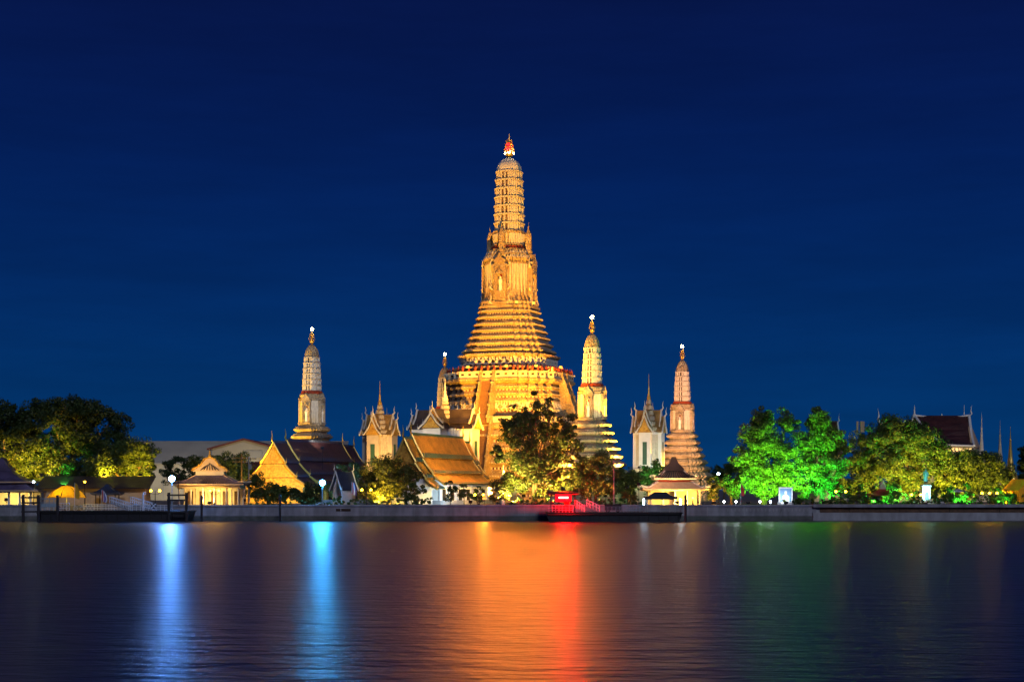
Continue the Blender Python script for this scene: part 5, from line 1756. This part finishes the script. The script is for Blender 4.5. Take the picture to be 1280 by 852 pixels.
# small red roofed kiosk and parasol in the park
p = at(1103, 628, 258)
kk = thing('kiosk', 'little red roofed kiosk between the olive trees near the statue', 'kiosk', (p.x, 258, GZ))
columns(kk, M['trim_dark'], 1.5, 1.1, 0, 1.7, 3, .08, name='post')
mb = MB(); hip_roof(mb, 2.3, 1.7, 1.7, 2.7, .7, .4); mb.build('roof', M['red_stucco'], kk)
mb = MB(); mb.box((0, 0, 2.9), (1.1, .7, .5)); mb.prism([(-.6, 3.1), (.6, 3.1), (0, 4.2)], 'y', -.35, .35); mb.build('lantern', M['cream_wall'], kk)
p = at(1198, 628, 257)
um = thing('parasol', 'pale pinkish parasol among the green clipped trees', 'parasol', (p.x, 257, GZ))
MB().tube([(0, 0, 0), (0, 0, 2.6)], .04, 6).build('pole', M['pole_grey'], um)
MB().lathe([(2.2, 1.5), (2.25, 1.5), (2.5, .9), (2.75, .05)], 10).build('canopy', M['flag_white'], um)


# ------------------------------------------------------------------ piers
def railing(mb, a, b, h=1.0, n=6, r_=.03, mid=2):
    a, b = Vector(a), Vector(b)
    for i in range(n + 1):
        q = a.lerp(b, i / n)
        mb.tube([tuple(q), (q.x, q.y, q.z + h)], r_, 5)
    for k in range(mid + 1):
        z = h * (1 - k / (mid + 1))
        mb.tube([(a.x, a.y, a.z + z), (b.x, b.y, b.z + z)], r_, 5)


def pontoon(label, px0, px1, Y, zt, depth, group):
    x0, x1 = (px0 - 640) * Y / FOC, (px1 - 640) * Y / FOC
    root = thing('pontoon', label, 'pontoon pier', ((x0 + x1) / 2, Y, 0), 0, group)
    L = x1 - x0
    mb = MB()
    mb.prism([(-L / 2 - .1, zt - .15), (-L / 2 + .5, -.4), (L / 2 - .5, -.4), (L / 2 + .1, zt - .15)], 'y', 0, depth)
    mb.build('hull', M['steel_dark'], root)
    mb = MB(); mb.box((0, depth / 2, zt - .07), (L + .5, depth + .3, .16)); mb.build('deck', M['timber_dark'], root)
    mb = MB(); mb.tube([(-L / 2, -.12, zt - .35), (L / 2, -.12, zt - .35)], .11, 6)
    for i in range(14):
        mb.box((-L / 2 + .5 + (L - 1) * i / 13, -.06, zt * .45), (.12, .14, zt * .7))
    mb.build('rubbing_strake', M['tyre'], root)
    return root, L


PY = 241.0
pg, L = pontoon('long black pontoon under the yellow umbrella with white gangway railings', 46, 234, PY, 1.72, 6.0, 'black pontoons moored at the wall')
X0 = (140 - 640) * PY / FOC
def pxx(px): return (px - 140) * PY / FOC
mb = MB(); railing(mb, (pxx(50), .3, 1.72), (pxx(72), .3, 1.72), 1.9, 4, .06, 2); mb.box((pxx(61), .32, 2.6), (2.9, .06, .5)); mb.build('landing_rail', M['rail_blue'], pg)
mb = MB(); railing(mb, (pxx(72), .3, 1.72), (pxx(86), .3, 1.72), 1.2, 4, .04, 2); railing(mb, (pxx(92), 5.5, 1.72), (pxx(135), 5.5, 1.72), 1.0, 12, .03, 2); mb.build('deck_rail', M['rail_white'], pg)
mb = MB(); railing(mb, (pxx(160), .3, 1.72), (pxx(210), .3, 1.72), .9, 10, .035, 2); mb.build('end_rail', M['rail_white'], pg)
for a, b in ((135, 161), (161, 190)):
    gw = thing('gangway', 'sloping white railed gangway on the pontoon, %s' % ('nearer the yellow umbrella' if a == 135 else 'nearer the blue floodlight'), 'gangway', (X0 + pxx((a + b) / 2), PY + 1.6, 1.72), 0, 'white gangways on the umbrella pier')
    d = (b - a) * PY / FOC / 2
    mb = MB(); mb.slab([(-d, -.6, 1.25), (d, -.6, .1), (d, .6, .1), (-d, .6, 1.25)], .1); mb.build('ramp', M['pole_grey'], gw)
    for sy in (-.6, .6):
        mb = MB(); railing(mb, (-d, sy, 1.2), (d, sy, .1), 1.0, 6, .045, 1); mb.build('handrail', M['rail_white'], gw)
mp = tag(MB().tube([(0, 0, 0), (0, 0, 2.6), (.05, 0, 2.85), (.35, 0, 2.85), (.4, 0, 2.6)], .14, 8).build('vent_pipe', M['rail_white'], loc=(X0 + pxx(177), PY + .9, 1.72)), 'thick white hooked pipe standing on the umbrella pontoon', 'pipe')
# life ring, tyres, bicycles stand-ins on deck are separate things
for lab, px, r_ in (('white striped life ring hung near the pile frame', 192, .42),):
    o = thing('life_ring', lab, 'life ring', (X0 + pxx(px), PY + .15, 2.5))
    MB().torus((0, 0, 0), r_ * .8, r_ * .28, 'y').build('ring', M['tyre'], o)
    for k in range(4):
        a = k * PI / 2 + .78
        MB().box((.34 * math.cos(a), 0, .34 * math.sin(a)), (.22, .26, .2)).build('band', M['rail_white'], o)


def bicycle(label, x, y, z, rz, group):
    o = thing('bicycle', label, 'bicycle', (x, y, z), rz, group)
    for sx in (-.52, .52):
        wv = MB().torus((sx, 0, .34), .32, .03, 'y', 18, 5).build('wheel', M['rail_white'], o)
        mb = MB()
        for k in range(6):
            a = k * PI / 6
            mb.tube([(sx - .3 * math.cos(a), 0, .34 - .3 * math.sin(a)), (sx + .3 * math.cos(a), 0, .34 + .3 * math.sin(a))], .008, 3)
        mb.build('spokes', M['pole_grey'], wv)
    mb = MB()
    for a, b in (((-.52, 0, .34), (-.1, 0, .32)), ((-.1, 0, .32), (-.2, 0, .82)), ((-.1, 0, .32), (.36, 0, .78)), ((-.2, 0, .78), (.36, 0, .82)), ((-.52, 0, .34), (-.2, 0, .78)), ((.52, 0, .34), (.34, 0, .95))):
        mb.tube([a, b], .028, 5)
    mb.tube([(.34, -.26, 1.0), (.34, 0, .95), (.34, .26, 1.0)], .02, 5)
    mb.build('frame', M['rail_blue'], o)
    mb = MB(); mb.box((-.2, 0, .87), (.28, .14, .06)); mb.build('saddle', M['tyre'], o)


for lab, px, rz in (('white wheeled bicycle by the landing rail under the umbrella', 78, .3), ('white wheeled bicycle beside yellow flag pole', 96, .1), ('white wheeled bicycle between the two flag poles', 109, -.2)):
    bicycle(lab, X0 + pxx(px), PY + 1.0, 1.72, rz, 'bicycles parked on the pontoon')

# big yellow umbrella
um = thing('umbrella', 'huge yellow domed market umbrella over the pier', 'umbrella', (X0 + pxx(76), PY + 3.2, 1.72))
MB().tube([(0, 0, 0), (0, 0, 3.9)], .06, 6).build('pole', M['pole_grey'], um)
mb = MB()
n = 16
loops = []
for q, (z, r_) in enumerate(((2.0, 3.1), (2.1, 3.1), (2.9, 2.5), (3.5, 1.6), (3.85, .8), (4.0, .1))):
    loops.append([(r_ * (1 if i % 2 == 0 else .955) * math.cos(2 * PI * i / n), r_ * (1 if i % 2 == 0 else .955) * math.sin(2 * PI * i / n), z + (.12 if (i % 2 and q < 2) else 0)) for i in range(n)])
mb.loft(loops, False); mb.build('canopy', M['canvas'], um)
mb = MB()
for i in range(8):
    a = 2 * PI * i / 8
    mb.tube([(3.14 * math.cos(a), 3.14 * math.sin(a), 2.1), (2.53 * math.cos(a), 2.53 * math.sin(a), 2.92), (1.62 * math.cos(a), 1.62 * math.sin(a), 3.53), (.1, 0, 4.05)], .035, 4)
mb.build('rib', M['trim_dark'], um)
flood('yellow light beneath the huge umbrella', (X0 + pxx(70), PY + .9, 2.4), (X0 + pxx(76), PY + 3.0, 4.8), YEL, 12, 150, group='pier lamps', z0=1.72)
# small hut roof beside
hu = thing('pier_hut', 'small dark pyramid roofed hut behind the yellow flag', 'hut', (X0 + pxx(108), PY + 12.5, GZ))
columns(hu, M['trim_dark'], 1.6, 1.2, 0, 1.9, 2, .09, name='post')
mb = MB(); hip_roof(mb, 2.4, 1.9, 1.9, 3.5, .15, .1); mb.build('roof', M['roof_blue'], hu)


def flag(label, x, y, z, h, cols, group, w=1.0):
    o = thing('flag', label, 'flag', (x, y, z), 0, group)
    MB().tube([(0, 0, 0), (0, 0, h)], .035, 6).build('pole', M['rail_white'], o)
    n = len(cols)
    for k, cn in enumerate(cols):
        mb = MB()
        a, b = k / n, (k + 1) / n
        H = h * .52
        rows = []
        for i in range(9):
            u = i / 8
            zz = h - .05 - H * u
            wd = w * (.25 + .75 * math.sin(PI * min(1, u * .62 + .1)))
            pa, pb = wd * a, wd * b
            rows.append([(.04 + pa, .10 * math.sin(pa * 9 + u * 2) - .02, zz - pa * .5), (.04 + pb, .10 * math.sin(pb * 9 + u * 2) - .02, zz - pb * .5),
                         (.04 + pb, .10 * math.sin(pb * 9 + u * 2) + .02, zz - pb * .5), (.04 + pa, .10 * math.sin(pa * 9 + u * 2) + .02, zz - pa * .5)])
        mb.loft(rows)
        mb.build('cloth', M[cn], o)


flag('drooping yellow flag on white pole at the umbrella pier', X0 + pxx(92), PY + .6, 1.72, 4.4, ['flag_yellow'], 'drooping flags on the pier', .75)
flag('drooping striped red white and blue flag on white pole', X0 + pxx(126), PY + .6, 1.72, 3.3, ['flag_red', 'flag_white', 'flag_blue', 'flag_white'], 'drooping flags on the pier', .8)
flag('thin red pennant among the white bollard lamps', at(926, 628, 254).x, 254, GZ, 3.6, ['flag_red'], 'pennants on shore', .5)
flag('drooping red and blue flag between arched gate and round tree', at(440, 628, 253.5).x, 253.5, GZ, 3.9, ['flag_red', 'flag_white', 'flag_blue'], 'pennants on shore', .75)


# mooring piles
def pile(label, px, Y, ztop, r_=.2, tilt=0):
    o = MB().tube([(tilt, 0, -1.5), (0, 0, ztop - .15), (0, 0, ztop)], [r_, r_, r_ * .92], 9).build('mooring_pile', M['timber_dark'], loc=((px - 640) * Y / FOC, Y, 0))
    return tag(o, label, 'mooring pile', 'dark mooring piles in the water')


pile('lone dark pile in the water in front of the Chinese pavilion', 252, 244, 4.1)
pile('lone dark pile in the water before the red roofed hall', 350, 244, 4.3)
pile('dark pile at the far end of the tent pontoon', 857, 239, 4.2)
for lab, pa, pb, zt in (('dark timber pile frame with cross beams at the umbrella end of the pier', 29, 48, 4.2), ('dark timber pile frame below the blue floodlight', 211, 233, 4.6)):
    xa, xb = (pa - 640) * 239 / FOC, (pb - 640) * 239 / FOC
    o = thing('pile_frame', lab, 'pile frame', ((xa + xb) / 2, 239, 0), 0, 'timber pile frames at the piers')
    d = (xb - xa) / 2
    for sx in (-1, 1):
        MB().tube([(sx * d, 0, -1.5), (sx * d, 0, zt)], .23, 9).build('post', M['timber_dark'], o)
    for z in (zt - .4, zt - 1.2, 1.6):
        mb = MB(); mb.box((0, -.05, z), (2 * d + .5, .3, .26)); mb.build('cross_beam', M['timber_dark'], o)
o = tag(MB().tube([(0, 0, -1.5), (0, 0, 4.2)], .22, 9).build('mooring_pile', M['timber_dark'], loc=(at(71, 628, 240).x, 240.4, 0)), 'dark pile against the pontoon below the yellow umbrella', 'mooring pile', 'dark mooring piles in the water')

# right pontoon
pr, L2 = pontoon('long black pontoon with red lit booth and dark tent', 684, 852, PY, 1.45, 6.0, 'black pontoons moored at the wall')
X1 = (768 - 640) * PY / FOC
def qx(px): return (px - 768) * PY / FOC
mb = MB(); railing(mb, (qx(686), .3, 1.45), (qx(716), .3, 1.45), 1.1, 7, .04, 2); mb.build('booth_rail', M['rail_blue'], pr)
mb = MB(); railing(mb, (qx(782), 5.5, 1.45), (qx(808), 5.5, 1.45), 1.1, 6, .035, 3); railing(mb, (qx(755), .3, 1.45), (qx(800), .3, 1.45), .9, 9, .03, 2); mb.build('deck_rail', M['rail_blue'], pr)
bo = thing('ticket_booth', 'dark open booth carrying a glowing red light board on the pontoon', 'booth', (X1 + qx(704), PY + 1.6, 1.45))
mb = MB()
for sx in (-1.9, 1.9):
    for sy in (-.9, .9):
        mb.box((sx, sy, 1.5), (.14, .14, 3.0))
mb.build('posts', M['steel_dark'], bo)
mb = MB(); mb.slab([(-2.4, -1.4, 2.95), (2.4, -1.4, 2.95), (2.4, 1.4, 3.3), (-2.4, 1.4, 3.3)], .14); mb.build('roof', M['shed_red'], bo)
mb = MB(); mb.box((0, .3, .55), (3.2, 1.0, 1.1)); mb.build('counter', M['steel_dark'], bo)
lb_ = thing('light_board', 'glowing red light board with pale hot centre bar on the booth', 'light sign', (X1 + qx(704), PY + .1, 1.45 + 2.3))
mb = MB(); mb.box((0, .12, 0), (2.6, .14, 1.3)); mb.build('housing', M['steel_dark'], lb_)
mb = MB(); mb.box((0, .03, 0), (2.4, .06, 1.1)); mb.build('red_panel', M['sign_red'], lb_)
mb = MB(); mb.box((.05, -.02, .05), (1.5, .05, .24)); mb.build('hot_bar', M['sign_core'], lb_)
bc = thing('beacon_lamp', 'strong round red beacon lamp on short bracket at the booth corner', 'beacon', (X1 + qx(709), PY - .1, 1.45 + 1.5))
MB().tube([(0, .5, 0), (0, .5, .1), (0, .1, .1)], .05, 6).build('bracket', M['steel_dark'], bc)
MB().ball((0, 0, .1), .36, 2).build('globe', M['bulb_beacon'], bc)
flood('added red lamp over the booth roof lighting the low tree behind', (X1 + qx(704), PY + 1.6, 5.2), at(712, 606, 257), (1, .02, .01), 3, 120, group='pier lamps', z0=4.7)  # extra lamp, put in to spread the board's red onto the tree
for a, b in ((719, 731), (734, 750)):
    gw = thing('gangway', 'short pale railed gangway on the tent pontoon, %s' % ('nearer the red booth' if a == 719 else 'nearer the deck cart'), 'gangway', (X1 + qx((a + b) / 2), PY + 1.8, 1.45), 0, 'pale gangways on the tent pier')
    d = (b - a) * PY / FOC / 2
    mb = MB(); mb.slab([(-d, -.6, 1.0), (d, -.6, .1), (d, .6, .1), (-d, .6, 1.0)], .1); mb.build('ramp', M['pole_grey'], gw)
    for sy in (-.6, .6):
        mb = MB(); railing(mb, (-d, sy, 1.0), (d, sy, .1), 1.0, 4, .045, 1); mb.build('handrail', M['rail_white'], gw)
ct = thing('deck_cart', 'dark wheeled cart standing on the tent pontoon deck', 'cart', (X1 + qx(767), PY + 1.5, 1.45))
mb = MB(); mb.box((0, 0, .75), (2.6, 1.2, .8)); mb.box((0, 0, 1.2), (2.8, 1.3, .1)); mb.build('body', M['steel_dark'], ct)
for sx in (-.8, .8):
    for sy in (-.62, .62):
        MB().torus((sx, sy, .26), .2, .07, 'y', 12, 5).build('wheel', M['tyre'], ct)
tn = thing('canopy_tent', 'dark peaked canopy tent on the pontoon before the glowing gatehouse', 'tent', (X1 + qx(827), PY + 2.2, 1.45))
mb = MB()
for sx in (-2.2, 2.2):
    for sy in (-1.5, 1.5):
        mb.tube([(sx, sy, 0), (sx, sy, 2.4)], .05, 6)
mb.build('pole', M['pole_grey'], tn)
mb = MB(); hip_roof(mb, 2.5, 1.8, 2.3, 3.2, .9, .3); mb.box((0, -1.8, 2.2), (5.0, .04, .3)); mb.box((-2.5, 0, 2.2), (.04, 3.6, .3)); mb.box((2.5, 0, 2.2), (.04, 3.6, .3)); mb.build('canopy', M['tent_cloth'], tn)
tb = thing('folding_table', 'small yellowish table beneath the dark canopy tent', 'table', (X1 + qx(833), PY + 2.0, 1.45))
mb = MB(); mb.box((0, 0, .74), (1.6, .7, .05)); mb.build('tabletop', M['yellow_cloth'], tb)
for sx in (-.7, .7):
    for sy in (-.28, .28):
        mb = MB(); mb.box((sx, sy, .36), (.05, .05, .72)); mb.build('leg', M['pole_grey'], tb)
for lab, px in (('cold white tube lamp on post beside the dark tent, nearer the mast', 805), ('cold white tube lamp on post at the pontoon end by the pile', 851)):
    tl = thing('tube_lamp', lab, 'lamp', (X1 + qx(px), PY + .5, 1.45), 0, 'white tube lamps on the tent pier')
    MB().tube([(0, 0, 0), (0, 0, 1.2)], .06, 6).build('post', M['pole_grey'], tl)
    MB().lathe([(1.2, .08), (1.25, .12), (2.1, .12), (2.15, .08)], 8).build('tube', M['tube_white'], tl)
    MB().lathe([(2.15, .15), (2.25, .15), (2.35, .03)], 8).build('cap', M['steel_dark'], tl)

# tall mast behind and utility pole
p = at(770, 576, 247)
ms = thing('lamp_mast', 'tall thin grey mast with side arm behind the tent pontoon', 'mast', (p.x, 252.2, GZ))
MB().lathe([(0, .14), (4.6, .09), (7.4, .07)], 8).build('pole', M['pole_grey'], ms)
mb = MB(); mb.tube([(0, 0, 6.3), (.5, 0, 6.9), (1.4, 0, 6.95)], .04, 6); mb.box((.1, 0, 7.2), (.9, .08, .08)); mb.build('arm', M['pole_grey'], ms)
mb = MB(); mb.box((1.5, 0, 6.93), (.5, .2, .1)); mb.build('lamp_head', M['trim_white'], ms)
p = at(311, 570, 262)
up = thing('utility_pole', 'pale concrete utility pole with crossarms and insulators beside yellow gable', 'utility pole', (p.x, 262, GZ))
MB().lathe([(0, .16), (8.3, .10)], 8).build('pole', M['concrete_light'], up)
for z, w_ in ((7.9, 2.6), (7.2, 2.2)):
    mb = MB(); mb.box((0, 0, z), (w_, .1, .12)); ca = mb.build('crossarm', M['trim_dark'], up)
    mb = MB()
    for i in range(4):
        mb.lathe([(z + .06, .05), (z + .14, .07), (z + .26, .04)], 6, (-w_ / 2 + .15 + i * (w_ - .3) / 3, 0, 0))
    mb.build('insulator', M['trim_white'], ca)
mb = MB(); mb.box((.25, -.05, 6.5), (.5, .4, .9)); mb.build('transformer', M['pole_grey'], up)
p2 = at(302, 570, 275)
up2 = thing('utility_pole', 'darker utility pole with crossarms just behind the pale one', 'utility pole', (p2.x, 275, GZ))
MB().lathe([(0, .16), (9.0, .10)], 8).build('pole', M['trim_dark'], up2)
mb = MB(); mb.box((0, 0, 8.3), (3.4, .1, .14)); mb.box((0, 0, 7.6), (3.4, .1, .14)); mb.build('crossarm', M['trim_dark'], up2)
for o in (up, up2): o['group'] = 'utility poles'
